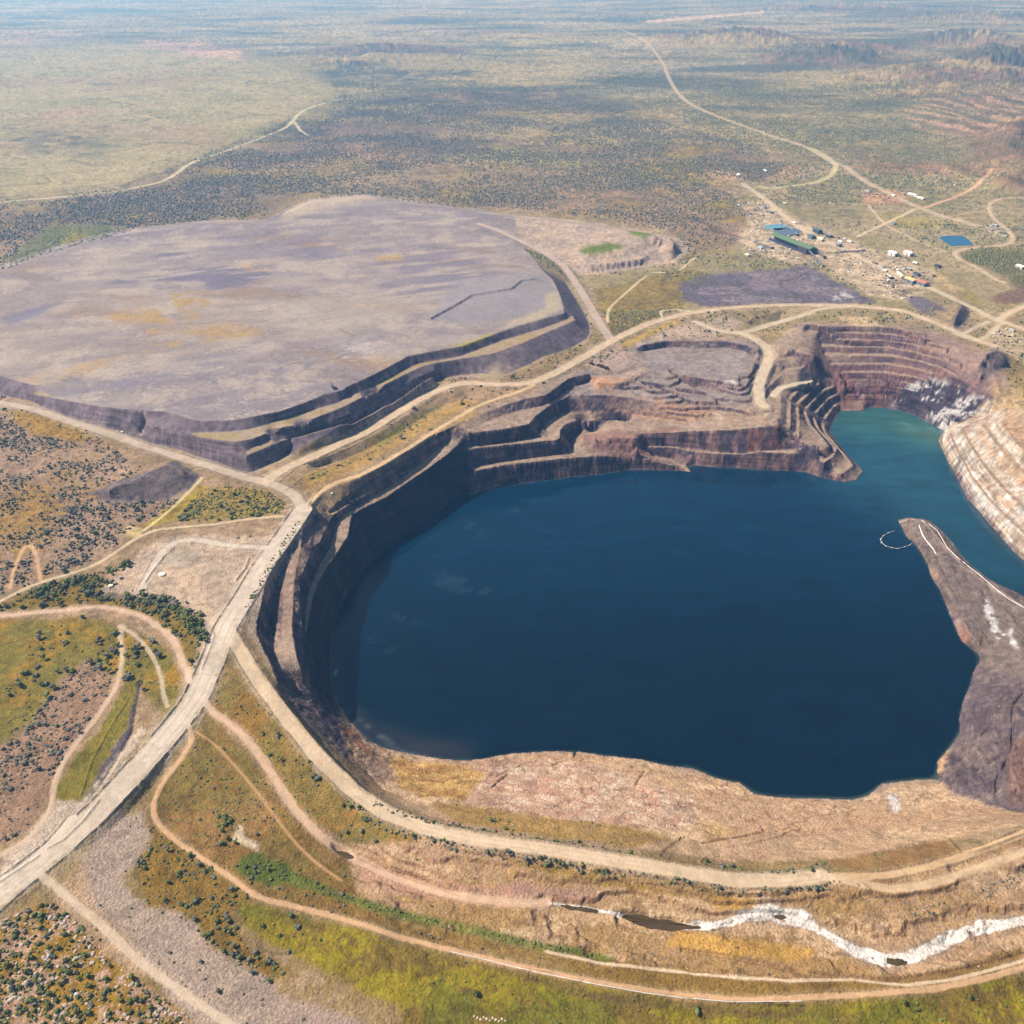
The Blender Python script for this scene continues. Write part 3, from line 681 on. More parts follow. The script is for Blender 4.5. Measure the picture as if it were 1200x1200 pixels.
paint(ragged('greenE', [(1120,300),(1150,290),(1205,292),(1290,300),(1290,360),(1200,345),(1180,325),(1150,312)], 6, 3, 18), alb(122, 114, 78))
paint(ragged('yelE', [(1128,338),(1140,342),(1148,356),(1130,352)], 2, 1, 19), alb(166, 150, 86), 0.8)
paint(ragged('padE', [(1150,400),(1175,385),(1230,400),(1230,440),(1190,420),(1165,410)], 3, 1, 20), alb(206, 182, 152))
paint(ragged('brownE', [(1160,352),(1185,338),(1240,340),(1215,352),(1175,358)], 2, 1, 21), alb(140, 112, 96))
paint(ragged('yel3', [(1100,258),(1140,262),(1070,268),(1010,252),(1060,250)], 3, 2, 22), alb(176, 160, 92), 0.6)
tri = ragged('triangle', [(697,340),(740,330),(800,315),(830,320),(805,350),(800,362),(755,376),(722,393),(712,380),(700,360)], 3, 1, 23)
paint(tri, alb(150, 130, 84)); paint(tri * ns(0.5, 0.6, N40), alb(160, 138, 84), 0.6)
# near-left country
og = ragged('olive', [(-150,735),(0,728),(100,724),(150,735),(195,760),(215,800),(200,840),(150,800),(130,790),(120,830),(60,900),(0,930),(-150,1000)], 5, 3, 30)
paint(og, alb(138, 124, 64)); paint(og * ns(0.5, 0.62, N40), alb(160, 126, 60)); paint(og * ns(0.5, 0.6, N200), alb(116, 118, 62), 0.65)
rk = ragged('rocky', [(70,800),(100,775),(128,790),(130,820),(90,870),(60,920),(40,965),(-150,1080),(-150,960),(0,880),(40,840)], 8, 4, 31)
paint(rk, alb(176, 144, 120)); paint(rk * ns(0.48, 0.6, N8), alb(140, 112, 92), 0.7)
sc = ragged('scrub', [(-150,490),(0,490),(70,495),(120,515),(170,550),(190,575),(215,590),(150,620),(130,650),(60,675),(0,700),(-150,730)], 6, 3, 32)
paint(sc, alb(178, 150, 128)); paint(sc * ns(0.48, 0.6, N40), alb(150, 126, 106), 0.8); paint(sc * ns(0.55, 0.62, N200), alb(160, 126, 62), 0.7)
paint(ragged('gold0', [(20,480),(60,490),(110,510),(90,520),(40,510),(15,495)], 4, 3, 33), alb(172, 136, 60), 0.8)
cr_ = ragged('creekside', [(-150,705),(0,708),(60,685),(110,672),(150,690),(200,700),(235,720),(240,740),(225,790),(205,745),(170,720),(100,706),(0,716),(-150,730)], 3, 2, 34)
paint(cr_, alb(140, 116, 58))
paint(ragged('triW', [(205,610),(235,575),(270,570),(310,575),(335,590),(330,602),(250,612)], 3, 2, 35), alb(160, 138, 82))
paint(ragged('stripW', [(165,620),(235,568),(245,572),(200,612),(180,618)], 1.5, 1, 36), alb(164, 140, 70))
paint(ragged('pond_ring', [(146,622),(152,616),(164,617),(168,624),(160,630),(148,628)], 1, 1, 37), alb(214, 190, 140))
pad = ragged('pad', [(112,693),(140,672),(165,645),(190,632),(215,628),(330,632),(322,650),(300,680),(270,725),(258,745),(240,728),(215,710),(185,702),(150,697)], 2, 1, 38)
paint(pad, alb(198, 176, 156)); paint(pad * ns(0.5, 0.6, N40), alb(212, 184, 158), 0.7); paint(pad * ns(0.58, 0.66, N8), alb(164, 144, 130), 0.4)
paint(ragged('padg', [(185,652),(205,642),(235,645),(230,660),(200,668),(188,665)], 3, 2, 39), alb(170, 158, 146), 0.6)
paint(ragged('padD', [(112,694),(150,698),(200,703),(240,730),(250,748),(246,755),(232,735),(205,712),(150,703),(115,699)], 1, 1, 40), alb(120, 108, 104))
paint(ragged('strip', [(148,792),(162,795),(158,830),(150,850),(120,895),(100,938),(66,938),(66,925),(90,885),(120,850),(143,810)], 1, 1, 41), alb(142, 126, 60))
paint(P['strip'] * ns(0.5, 0.62, N8), alb(118, 112, 54), 0.8)
paint(ragged('stripD', [(162,800),(168,790),(158,840),(155,860),(130,900),(105,940),(100,935),(125,890),(150,850)], 1, 1, 42), alb(104, 92, 96))
paint(ragged('gapW', [(128,900),(150,870),(165,850),(170,856),(140,900),(100,945),(60,990),(0,1030),(0,1012),(66,940),(100,940)], 2, 1, 43), alb(202, 182, 164))
oh = ragged('orange', [(180,950),(186,920),(215,885),(232,860),(240,835),(300,900),(345,960),(400,1005),(460,1040),(560,1075),(640,1100),(560,1115),(400,1072),(300,1048),(240,1003)], 4, 2, 44)
paint(oh, alb(150, 116, 70)); paint(oh * ns(0.5, 0.62, N40), alb(164, 124, 86), 0.8); paint(oh * ns(0.52, 0.62, N200), alb(132, 114, 64), 0.6); paint(oh * ns(0.56, 0.64, fbm(GX32, GY32, 90, 4, 399)), alb(122, 116, 66), 0.4)
oh2 = ragged('orange2', [(240,825),(262,762),(290,810),(340,860),(400,925),(450,962),(520,985),(640,1005),(780,1025),(700,1045),(520,1010),(420,1000),(345,945),(300,870),(262,845)], 3, 2, 45)
paint(oh2, alb(146, 126, 74)); paint(oh2 * ns(0.48, 0.6, N40), alb(150, 112, 62), 0.8); paint(oh2 * sstep(300, 460, UU) * ns(0.45, 0.6, N200), alb(190, 142, 96), 0.8)
lg = ragged('low', [(180,965),(240,1010),(300,1055),(270,1070),(290,1110),(340,1140),(300,1160),(230,1110),(170,1060),(160,1010)], 5, 3, 46)
paint(lg, alb(148, 118, 62)); paint(lg * ns(0.5, 0.62, N40), alb(126, 108, 60), 0.8)
fan = ragged('fan', [(115,980),(140,958),(170,955),(175,985),(160,1010),(140,1030),(160,1055),(220,1085),(280,1130),(330,1165),(420,1200),(440,1290),(270,1290),(190,1160),(130,1095),(95,1050),(100,1010)], 12, 3, 47)
paint(fan, alb(194, 172, 154)); paint(fan * ns(0.5, 0.62, N40), alb(176, 156, 144), 0.8); paint(fan * ns(0.52, 0.6, fbm((GX32 + GY32) * .35, (GX32 - GY32) * 1.4, 30, 4, 398)), alb(160, 140, 130), .6); paint(fan * ns(0.6, 0.68, N8), alb(148, 128, 118), 0.5)
hl = ragged('bushhill', [(-150,1115),(0,1080),(60,1058),(110,1100),(150,1140),(220,1190),(260,1290),(-150,1290)], 4, 3, 48)
paint(hl, alb(160, 126, 62)); paint(hl * ns(0.5, 0.58, fbm(GX32, GY32, 14, 3, 300)), alb(190, 156, 134), 0.95)
paint(ragged('tanpatch', [(60,1052),(100,1010),(110,1060),(150,1100),(190,1150),(150,1140),(100,1090)], 4, 3, 49), alb(190, 160, 132), 0.85)
paint(ragged('whiteoutcrop', [(272,985),(282,968),(292,985),(306,990),(302,1000),(290,992),(280,990)], 2, 1, 50), alb(226, 206, 180), 0.9)
paint(ragged('lushW', [(275,1020),(300,1000),(335,1010),(345,1030),(320,1040),(290,1030)], 9, 2, 51), alb(92, 108, 48), 0.85)
gz = ragged('greenbank', [(278,1058),(310,1062),(400,1086),(470,1108),(560,1128),(660,1150),(760,1168),(860,1180),(960,1178),(1080,1168),(1200,1145),(1290,1130),(1290,1290),(480,1290),(470,1180),(400,1150),(330,1112),(290,1085)], 3, 3, 52)
gw = fbm(GX32 * 0.5 + GY32 * 0.3, GY32, 30, 4, 310)
paint(gz, alb(136, 114, 62)); paint(gz * ns(0.46, 0.54, gw), alb(152, 136, 58)); paint(gz * ns(0.56, 0.64, fbm(GX32, GY32, 60, 3, 320)), alb(116, 116, 52), 0.7)
paint(ragged('brownstrip', [(560,1128),(700,1160),(860,1182),(1000,1180),(900,1195),(700,1175),(600,1145)], 3, 3, 53), alb(112, 92, 66), 0.7)
paint(ragged('graycorner', [(330,1165),(400,1190),(440,1200),(440,1290),(300,1290)], 3, 3, 54), alb(180, 156, 142), 0.6)
# the southern slopes and terraces
st = ragged('terrace', [(400,990),(500,985),(640,1005),(780,1028),(860,1042),(940,1040),(1000,1033),(1100,1018),(1200,985),(1330,950),(1330,1110),(1200,1125),(1100,1150),(1000,1158),(860,1165),(700,1142),(560,1110),(470,1080),(420,1045)], 3, 2, 55)
paint(st, alb(198, 164, 132)); paint(st * ns(0.48, 0.6, N40), alb(184, 152, 126), 0.8); paint(st * ns(0.54, 0.64, N200), alb(164, 132, 82), 0.7); paint(st * ns(0.56, 0.64, fbm(GX32 * 0.5, GY32 * 1.3, 50, 4, 390)), alb(214, 182, 150), 0.8)
paint(ragged('olive2', [(560,995),(640,1008),(740,1026),(860,1045),(860,1060),(740,1045),(600,1015)], 2, 2, 56), alb(146, 118, 62), 0.8)
paint(ragged('olive3', [(470,1080),(560,1098),(640,1112),(760,1130),(900,1150),(1000,1150),(1130,1130),(1200,1110),(1200,1125),(1100,1152),(1000,1160),(860,1168),(700,1145),(560,1112)], 2, 2, 57), alb(140, 112, 60), 0.85)
paint(ragged('ochre1', [(800,1090),(860,1098),(960,1115),(940,1128),(840,1120),(780,1105)], 4, 2, 58), alb(206, 162, 96), 0.85)
paint(ragged('ochre2', [(830,1050),(895,1058),(880,1070),(840,1066)], 3, 2, 59), alb(210, 164, 88), 0.85)
paint(ragged('pink1', [(420,1010),(470,1020),(540,1040),(620,1040),(700,1050),(680,1062),(600,1062),(500,1055),(430,1035)], 4, 2, 60), alb(194, 152, 132), 0.85)
paint(ragged('mauve', [(600,1035),(680,1040),(720,1055),(660,1056),(600,1048)], 3, 2, 61), alb(172, 138, 124), 0.7)

paint(ragged('greenline', [(328,1016),(400,1045),(500,1074),(620,1102),(720,1121),(720,1129),(600,1108),(480,1081),(390,1054),(322,1030)], 3, 2, 64), alb(110, 120, 58), 0.85)
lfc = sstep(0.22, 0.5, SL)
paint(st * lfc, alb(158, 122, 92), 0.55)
# the pit: dusty benches, dark rock faces
rock = alb(98, 85, 95); bench = alb(178, 156, 140)
paint(pitm, bench); paint(pitm * ns(0.45, 0.6, N40), alb(172, 148, 130), 0.7)
strat = fbm(GX32 * 0.4 + GY32 * 0.2, Z * 5.0, 60, 4, 330)
fv = fbm(GX32, GY32, 22, 4, 340)
paint(pitm * FACE, rock); paint(pitm * FACE * ns(0.45, 0.6, strat), alb(78, 69, 82)); paint(pitm * FACE * ns(0.52, 0.64, fv), alb(152, 122, 116), 0.8)


def pz(name, px, c, amt=1.0, amp=4, soft=2, s=0, m=1.0):
    paint(ragged(name, px, amp, soft, s) * m * np.clip(0.42 + 1.3 * (0.55 * N8 + 0.45 * N40), 0, 1), alb(*c), amt)


pz('westwall_shade', [(545,510),(480,560),(410,600),(360,690),(355,760),(365,800),(390,825),(400,700),(480,625),(553,578)], (58, 52, 64), 0.9, 2, 2, 70, FACE)  # deep shade of the west wall painted into its rock colour
pz('northgrey', [(640,460),(740,400),(890,402),(900,470),(860,480),(780,470),(720,455),(640,470)], (160, 146, 142), 0.9, 4, 3, 71, FLAT)
pz('northorange', [(640,495),(680,482),(760,490),(860,500),(900,494),(905,480),(850,483),(770,470),(760,480),(690,480)], (196, 154, 122), 0.8, 3, 2, 72, FLAT)
pz('redramp', [(675,510),(740,505),(800,498),(800,508),(750,508),(750,530),(800,548),(740,540),(690,530)], (156, 122, 112), 0.8, 3, 2, 73)
pz('streaks', [(880,500),(915,500),(925,527),(870,530)], (156, 108, 92), 0.7, 2, 2, 74, FACE * ns(0.45, 0.55, vnoise(GX32, GY32, 7, 5)))
pz('plateau', [(840,480),(905,478),(912,493),(850,502),(800,500)], (178, 158, 142), 0.8, 3, 2, 75, FLAT)
am = ragged('amph', [(930,380),(1060,384),(1120,400),(1170,450),(1190,478),(1108,505),(1060,482),(985,482),(975,440)], 2, 2, 76)
paint(am * FACE, alb(116, 96, 104), 0.85); paint(am * FACE * ns(0.5, 0.6, fv), alb(142, 108, 100), 0.7)
pz('ared', [(968,425),(1000,425),(1075,440),(1085,460),(1010,470),(985,478)], (136, 100, 100), 0.55, 4, 3, 77, FACE)
pz('achute', [(978,430),(995,440),(1000,470),(1014,480),(985,482)], (150, 112, 106), 0.9, 2, 2, 78)
pz('aeast', [(1060,384),(1130,400),(1180,450),(1190,478),(1160,465),(1110,430),(1080,400)], (164, 138, 128), 0.85, 5, 4, 79)
dk = ragged('adark', [(1063,456),(1092,440),(1110,448),(1150,465),(1168,470),(1180,478),(1165,488),(1150,490),(1108,505),(1080,490),(1050,478),(1045,468)], 3, 1, 80)
paint(dk, alb(78, 70, 84)); paint(dk * ns(0.55, 0.6, fbm(GX32 + GY32 * 0.6, GY32 * 0.5, 26, 4, 350)), alb(206, 200, 200), 0.9)
ew = ragged('epale', [(1098,516),(1107,505),(1130,494),(1150,482),(1190,465),(1330,560),(1330,740),(1240,700),(1200,657),(1145,597)], 1.5, 1, 81)
en = fbm(GX32, GY32, 18, 4, 360); ez = fbm(Z * 6 + GX32 * 0.1, GY32 * 0.12, 60, 4, 370)
ewf = sstep(0.45, 0.8, SL); paint(ew, alb(172, 148, 128)); paint(ew * ewf, alb(196, 180, 164), .9); paint(ew * ewf * ns(0.48, 0.55, ez), alb(158, 140, 130), .7); paint(ew * ewf * ns(0.5, 0.57, en) * (Z < -30), alb(216, 208, 202), 0.85); paint(ew * sstep(0.58, 0.66, ez), alb(190, 158, 130), 0.7)
paint(ew * (Z < W + 6), alb(120, 96, 84), 0.7)
pz('ebrown', [(1160,450),(1200,455),(1330,520),(1330,560),(1240,520),(1195,478),(1170,482)], (190, 164, 116), 0.6, 4, 3, 82)
cw = ragged('causeway', [(1045,600),(1090,605),(1130,645),(1200,695),(1330,760),(1330,800),(1200,830),(1150,800),(1142,765),(1100,700)], 1.5, 1, 83)
cst = fbm(GX32 + 0.5 * GY32, (GY32 - 2 * GX32) * 0.25, 22, 4, 394); paint(cw, alb(132, 116, 110)); paint(cw * ns(0.46, 0.56, cst), alb(156, 138, 126), 0.85); paint(cw * ns(0.56, 0.62, cst), alb(108, 94, 94), 0.7); paint(cw * FACE, alb(120, 104, 98), 0.5)
pz('cworange', [(1090,668),(1096,672),(1100,680),(1094,678)], (186, 144, 116), 0.8, 2, 1, 84)
pz('cworange2', [(1120,733),(1128,736),(1138,752),(1132,757),(1124,748)], (186, 138, 116), 0.8, 2, 2, 85)
pz('cwsalt', [(1150,700),(1158,703),(1168,725),(1180,750),(1174,762),(1166,745),(1155,722)], (232, 226, 224), 1, 2, 1, 86, ns(0.44, 0.5, en))
pz('cwsalt2', [(1182,730),(1188,745),(1192,760),(1186,756)], (228, 222, 220), 1, 1.5, 1, 87)
pz('cwdark', [(1128,690),(1145,685),(1150,700),(1160,740),(1155,765),(1145,740)], (126, 110, 108), 0.5, 2, 2, 88)
sd = ragged('southeast', [(1145,775),(1200,800),(1330,800),(1330,935),(1200,952),(1150,940),(1112,925),(1100,912),(1122,860),(1130,815)], 2, 2, 89)
sst = fbm(GX32 * 1.2, GY32 * 0.4, 26, 4, 396); paint(sd, alb(120, 104, 106)); paint(sd * ns(0.48, 0.58, sst), alb(100, 88, 94), 0.85); paint(sd * ns(0.56, 0.62, en), alb(142, 124, 118), 0.7)
pz('sdb', [(1180,870),(1290,850),(1290,940),(1180,945)], (134, 104, 92), 0.7, 3, 3, 90)
pz('sdorange', [(1098,890),(1112,878),(1110,895),(1103,910)], (226, 186, 148), 0.9, 1, 1, 91)
# southern wall of the pit
sw = ragged('southwall', [(400,830),(430,870),(475,884),(540,893),(605,885),(680,882),(760,893),(860,920),(920,938),(1010,938),(1060,916),(1100,916),(1120,935),(1200,955),(1200,965),(1100,985),(1000,1005),(860,1010),(720,988),(600,968),(500,955),(440,925),(410,890)], 2, 2, 92)
paint(sw, alb(204, 172, 142)); paint(sw * ns(0.46, 0.58, N40), alb(188, 154, 126), 0.8); paint(sw * ns(0.55, 0.63, fbm(GX32 * 0.5, GY32 * 1.4, 45, 4, 392)), alb(220, 190, 158), 0.8)
pk = ragged('pinkrock', [(560,892),(640,888),(720,900),(800,925),(830,960),(790,975),(700,968),(600,960),(545,945)], 4, 2, 93)
pn = fbm(GX32 * 0.6, GY32 * 1.5, 14, 4, 380)
paint(pk, alb(206, 174, 150)); paint(pk * ns(0.48, 0.58, pn), alb(188, 148, 130), 0.75); paint(pk * ns(0.6, 0.66, en), alb(222, 198, 176), 0.8)
oc = ragged('ochrerock', [(430,885),(470,888),(540,897),(570,905),(545,940),(500,935),(450,910)], 3, 2, 94)
paint(oc, alb(208, 170, 116)); paint(oc * ns(0.5, 0.58, pn), alb(170, 128, 84), 0.8)
pz('mauverock', [(405,855),(430,872),(455,890),(470,915),(440,912),(415,885)], (168, 142, 128), 0.8, 3, 2, 95)
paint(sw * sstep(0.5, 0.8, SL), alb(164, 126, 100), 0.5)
pz('southgrass', [(500,940),(560,945),(640,957),(740,968),(790,985),(740,992),(640,980),(540,965)], (164, 132, 78), 0.85, 3, 2, 96)
pz('mauvebank', [(325,800),(345,808),(372,838),(395,870),(405,888),(390,882),(360,850)], (132, 112, 106), 0.9, 2, 2, 97)
pz('redbank', [(395,845),(415,860),(440,885),(430,884),(405,862)], (158, 112, 84), 0.9, 2, 1, 98)
pz('tansouth', [(680,887),(780,900),(820,935),(760,915),(690,893)], (200, 168, 136), 0.9, 2, 2, 99)
pz('ochresouth', [(812,955),(870,975),(850,982),(825,985)], (198, 164, 120), 0.7, 4, 3, 100)
pz('redfield', [(1040,998),(1110,983),(1122,1000),(1160,990),(1200,975),(1200,992),(1100,1012),(1030,1022)], (152, 116, 80), 0.8, 3, 2, 102)
pz('redfield2', [(1005,1035),(1060,1028),(1045,1050),(1030,1052)], (154, 116, 80), 0.8, 3, 2, 103)
pz('redfield3', [(968,1010),(1020,1000),(1035,1010),(1000,1022)], (156, 120, 84), 0.7, 3, 2, 104)
pz('saltsouth', [(1038,928),(1050,932),(1056,940),(1050,955),(1044,945)], (226, 216, 214), 0.9, 2, 1, 105)
pz('slopew', [(318,770),(350,785),(360,800),(340,800),(322,785)], (120, 104, 96), 0.6, 2, 2, 106)
pz('stripyel', [(370,600),(400,575),(470,535),(520,500),(555,478),(560,486),(520,512),(470,548),(410,588),(385,610)], (190, 158, 88), 0.65, 2, 2, 107, FLAT)
pz('stripyel2', [(352,560),(420,530),(480,495),(540,467),(560,470),(540,482),(480,515),(420,550),(360,575)], (186, 152, 90), 0.7, 2, 2, 108)
pz('stripyel3', [(350,564),(420,530),(500,478),(520,470),(505,485),(430,535),(360,568)], (118, 124, 58), 0.6, 2, 1, 109, ns(0.42, 0.55, N40))
pz('stripW3', [(340,655),(350,640),(358,650),(345,700),(340,750),(330,745),(332,690)], (170, 144, 126), 0.8, 1, 1, 110)
pz('orangetop', [(690,445),(712,440),(745,447),(720,453),(700,455)], (206, 160, 126), 0.8, 2, 1, 111)
pz('white1', [(848,445),(863,446),(864,450),(850,449)], (238, 230, 224), 1, 0.3, 1, 112)
pz('white2', [(852,438),(864,439),(863,442),(852,441)], (226, 214, 200), 0.9, 0.3, 1, 113)
# dumps
dm = blur(DUMP, 1); dn = fbm(GX32 * 0.5 + 0.2 * GY32, GY32, 240, 5, 400); dn2 = fbm(GX32 * 0.35, GY32 + 0.3 * GX32, 120, 5, 410)
paint(dm, alb(170, 157, 152)); paint(dm * ns(0.46, 0.57, dn), alb(150, 140, 143), 0.95); dst = fbm(GX32 * 0.22 + 0.10 * GY32, GY32 - 0.35 * GX32, 40, 5, 415); paint(dm * ns(0.53, 0.6, dst), alb(140, 128, 134), 0.42); paint(dm * ns(0.56, 0.62, 1 - dst), alb(196, 180, 168), 0.35); paint(dm * ns(0.53, 0.62, dn2), alb(138, 127, 132), 0.8)
pz('dsw', [(0,335),(120,330),(250,345),(330,360),(300,400),(180,430),(60,450),(0,440),(-150,420),(-150,360)], (188, 168, 148), 0.3, 10, 6, 149); paint(dm * ns(0.56, 0.66, fbm(GX32, GY32, 70, 4, 420)), alb(198, 182, 168), 0.6)
paint(dm * ns(0.62, 0.7, dn2), alb(190, 152, 96), 0.4)
dface = sstep(0.2, 0.42, SL); paint(dm * dface, alb(120, 107, 114)); paint(dm * dface * ns(0.5, 0.6, fv), alb(136, 120, 126), 0.7)
berm = dm * (1 - dface) * (Z < 41) * (VV > 330)
paint(berm, alb(186, 164, 140), 0.85); paint(berm * ns(0.5, 0.6, N40), alb(160, 140, 90), 0.6)
pz('dy1', [(125,372),(150,358),(172,358),(192,370),(208,386),(180,392),(150,382)], (180, 150, 106), 0.85, 5, 2, 120, ns(0.4, 0.55, N40))
pz('dy2', [(202,345),(222,338),(244,345),(246,358),(224,380),(208,366)], (176, 148, 104), 0.9, 5, 2, 121, ns(0.4, 0.55, N40))
pz('dy3', [(140,405),(190,395),(260,380),(310,390),(250,400),(170,415)], (178, 150, 110), 0.8, 6, 2, 122, ns(0.42, 0.55, N40))
pz('dy4', [(20,445),(70,435),(140,415),(150,420),(80,445),(60,455)], (194, 160, 112), 0.6, 4, 2, 123, ns(0.4, 0.55, N40))
pz('dy5', [(280,310),(310,306),(322,316),(300,320)], (196, 160, 100), 0.6, 4, 2, 124, ns(0.4, 0.5, N40))
pz('dy6', [(440,300),(470,300),(475,306),(445,309)], (190, 156, 96), 0.7, 3, 1, 125)
pz('dd1', [(150,290),(200,285),(230,300),(200,306),(170,300)], (130, 122, 136), 0.9, 6, 3, 126, sstep(0.40, 0.56, dst))
pz('dd2', [(110,335),(190,318),(260,312),(320,320),(280,340),(250,345),(240,330),(180,328)], (126, 118, 134), 0.9, 4, 2, 127, sstep(0.40, 0.56, dst))
pz('dd3', [(0,372),(40,360),(75,355),(40,372),(10,382)], (132, 124, 142), 0.8, 3, 2, 128)
pz('dd4', [(60,460),(110,455),(180,435),(290,405),(300,412),(200,445),(140,460),(90,468)], (148, 138, 146), 0.9, 5, 3, 129, sstep(0.40, 0.56, dst))
pz('dd5', [(330,290),(450,285),(560,300),(600,320),(540,330),(420,310),(340,305)], (140, 130, 142), 0.8, 10, 6, 130, sstep(0.40, 0.56, dst))
pz('dd6', [(530,330),(600,322),(640,325),(655,345),(640,365),(600,372),(540,380),(505,375)], (160, 152, 156), 0.85, 2, 2, 131)
pz('dcream', [(640,345),(652,340),(660,362),(620,380),(580,388),(600,376),(640,362)], (198, 182, 158), 0.8, 2, 2, 132)
pz('dd7', [(440,330),(520,320),(560,312),(600,300),(570,325),(520,345),(460,352)], (142, 132, 142), 0.8, 10, 4, 160, sstep(0.40, 0.56, dst))
pz('dd8', [(200,270),(260,266),(330,275),(420,280),(330,292),(250,285)], (142, 132, 140), 0.75, 8, 4, 161, sstep(0.40, 0.56, dst))
pz('dpale', [(330,350),(420,340),(500,350),(460,385),(380,395),(320,380)], (188, 174, 162), 0.5, 14, 8, 162)
pz('dgrass', [(525,407),(575,391),(580,394),(540,408)], (186, 168, 78), 0.8, 1, 1, 133)
pz('dback', [(335,247),(365,234),(430,229),(450,235),(400,240),(370,246),(330,262)], (204, 184, 164), 0.8, 3, 2, 134)
pz('dwhite', [(400,405),(430,395),(460,400),(450,415),(420,425),(395,420)], (196, 186, 184), 0.7, 6, 3, 135, ns(0.45, 0.6, en))
d2 = blur(DUMP2, 1)
paint(d2, alb(192, 172, 158)); paint(d2 * ns(0.5, 0.6, N40), alb(204, 178, 156), 0.7); paint(d2 * FACE, alb(160, 142, 138), 0.9)
pz('d2g', [(678,293),(712,284),(735,290),(700,298),(685,300)], (116, 128, 52), 1, 1, 1, 136)
pz('d2g2', [(735,270),(768,274),(755,281),(738,274)], (126, 138, 58), 1, 1, 1, 137)
pz('padNE', [(795,332),(820,322),(880,318),(945,312),(975,325),(1010,345),(1030,356),(960,356),(880,357),(820,360),(800,350)], (112, 104, 118), 0.95, 3, 1, 138)
pz('padNEt', [(795,332),(820,322),(945,312),(975,325),(1010,345),(880,357),(800,350)], (150, 136, 140), 0.9, 6, 2, 150, ns(0.5, 0.6, fbm(GX32 * 0.4, GY32, 60, 4, 155)))
pz('padNE2', [(880,320),(960,330),(950,345),(880,340)], (150, 134, 136), 0.6, 8, 3, 139)
pz('padNEs', [(985,340),(1010,352),(985,355),(970,348)], (206, 200, 200), 0.8, 3, 1, 140, ns(0.45, 0.55, N40))
pz('padNEe', [(1060,350),(1080,346),(1110,362),(1110,375),(1080,366)], (118, 108, 122), 0.9, 2, 1, 141)
pz('tanNE', [(980,372),(1015,370),(1035,382),(1000,384)], (210, 184, 152), 0.85, 3, 1, 142)
pz('tanNE2', [(790,385),(850,372),(875,380),(850,392),(800,396),(750,398)], (196, 174, 158), 0.8, 3, 2, 143, FLAT)
pz('goldNE', [(1090,362),(1118,368),(1115,374),(1095,370)], (188, 164, 118), 0.8, 2, 2, 144)
pz('goldNE2', [(722,407),(760,388),(790,376),(800,378),(760,394),(735,408)], (200, 168, 96), 0.8, 2, 1, 145)
pz('floorN', [(740,415),(880,412),(880,430),(860,445),(800,438),(745,430)], (164, 150, 148), 0.85, 2, 2, 146, FLAT)
pz('junction', [(690,405),(720,400),(745,415),(760,440),(720,445),(690,432),(680,420)], (190, 166, 150), 0.8, 3, 2, 147)
for nm_, px_ in (('heapW', [(105,575),(140,563),(185,549),(205,541),(232,555),(228,572),(195,585),(150,590),(120,588)]), ('heapE', [(1143,440),(1148,425),(1166,408),(1186,424),(1180,432),(1150,442)]), ('heapNE', [(1112,384),(1127,356),(1138,364),(1133,378),(1120,386)])):
    hm_ = ragged(nm_, px_, 1, 1, 148)
    paint(hm_, alb(126, 112, 112), 0.95)
    Z += hm_ * (Nfine - 0.5) * 2
_fd = ragged('folds', [(1055,128),(1100,112),(1130,120),(1200,108),(1290,110),(1290,150),(1200,152),(1120,156),(1070,150)], 5, 3, 163)
_st = 0.5 + 0.5 * np.sin((GX32 + 0.25 * GY32) / 26 + 9 * fbm(GX32, GY32, 500, 3, 165))
paint(_fd * sstep(.55, .8, _st), alb(204, 168, 144), .75); paint(_fd * sstep(.45, .2, _st), alb(128, 118, 98), .6)
paint(P['airstrip'], alb(226, 200, 178), .9)
# salt stream
SALT = [(640,1058),(680,1063),(720,1071),(760,1079),(800,1085),(830,1086),(870,1076),(905,1071),(940,1079),(965,1094),(1000,1113),(1040,1126),(1070,1121),(1100,1106),(1140,1091),(1180,1082),(1200,1080),(1290,1070)]
RDs = None
Q = hit(dens(SALT, 5))[:, :2]; sd_ = np.full((NV, NU), 1e3, np.float32); m_ = (VV > 980) & (UU > 600)
rr = np.where(m_.any(1))[0]; cc = np.where(m_.any(0))[0]; sl_ = (slice(rr[0], rr[-1] + 1), slice(cc[0], cc[-1] + 1))
for a, b in zip(Q[:-1], Q[1:]):
    d = b - a; X = GX[sl_]; Y = GY[sl_]
    t = np.clip(((X - a[0]) * d[0] + (Y - a[1]) * d[1]) / (d @ d + 1e-6), 0, 1)
    sd_[sl_] = np.minimum(sd_[sl_], np.hypot(X - a[0] - t * d[0], Y - a[1] - t * d[1]))
sw_ = 1.5 + (1.2 + 5.0 * vnoise(GX32, GY32, 26, 77)) * sstep(780, 880, UU)
paint(sstep(2.6, 1.0, sd_ / sw_ + (N8 - .5) * 1.5), alb(176, 152, 132), 0.7)
paint(sstep(1.35, 0.85, sd_ / sw_ + (fbm(GX32, GY32, 9, 4, 432) - .5) * 1.3) * sstep(0.33, 0.43, fbm(GX32, GY32, 7, 4, 430) + 0.1), alb(250, 240, 232))

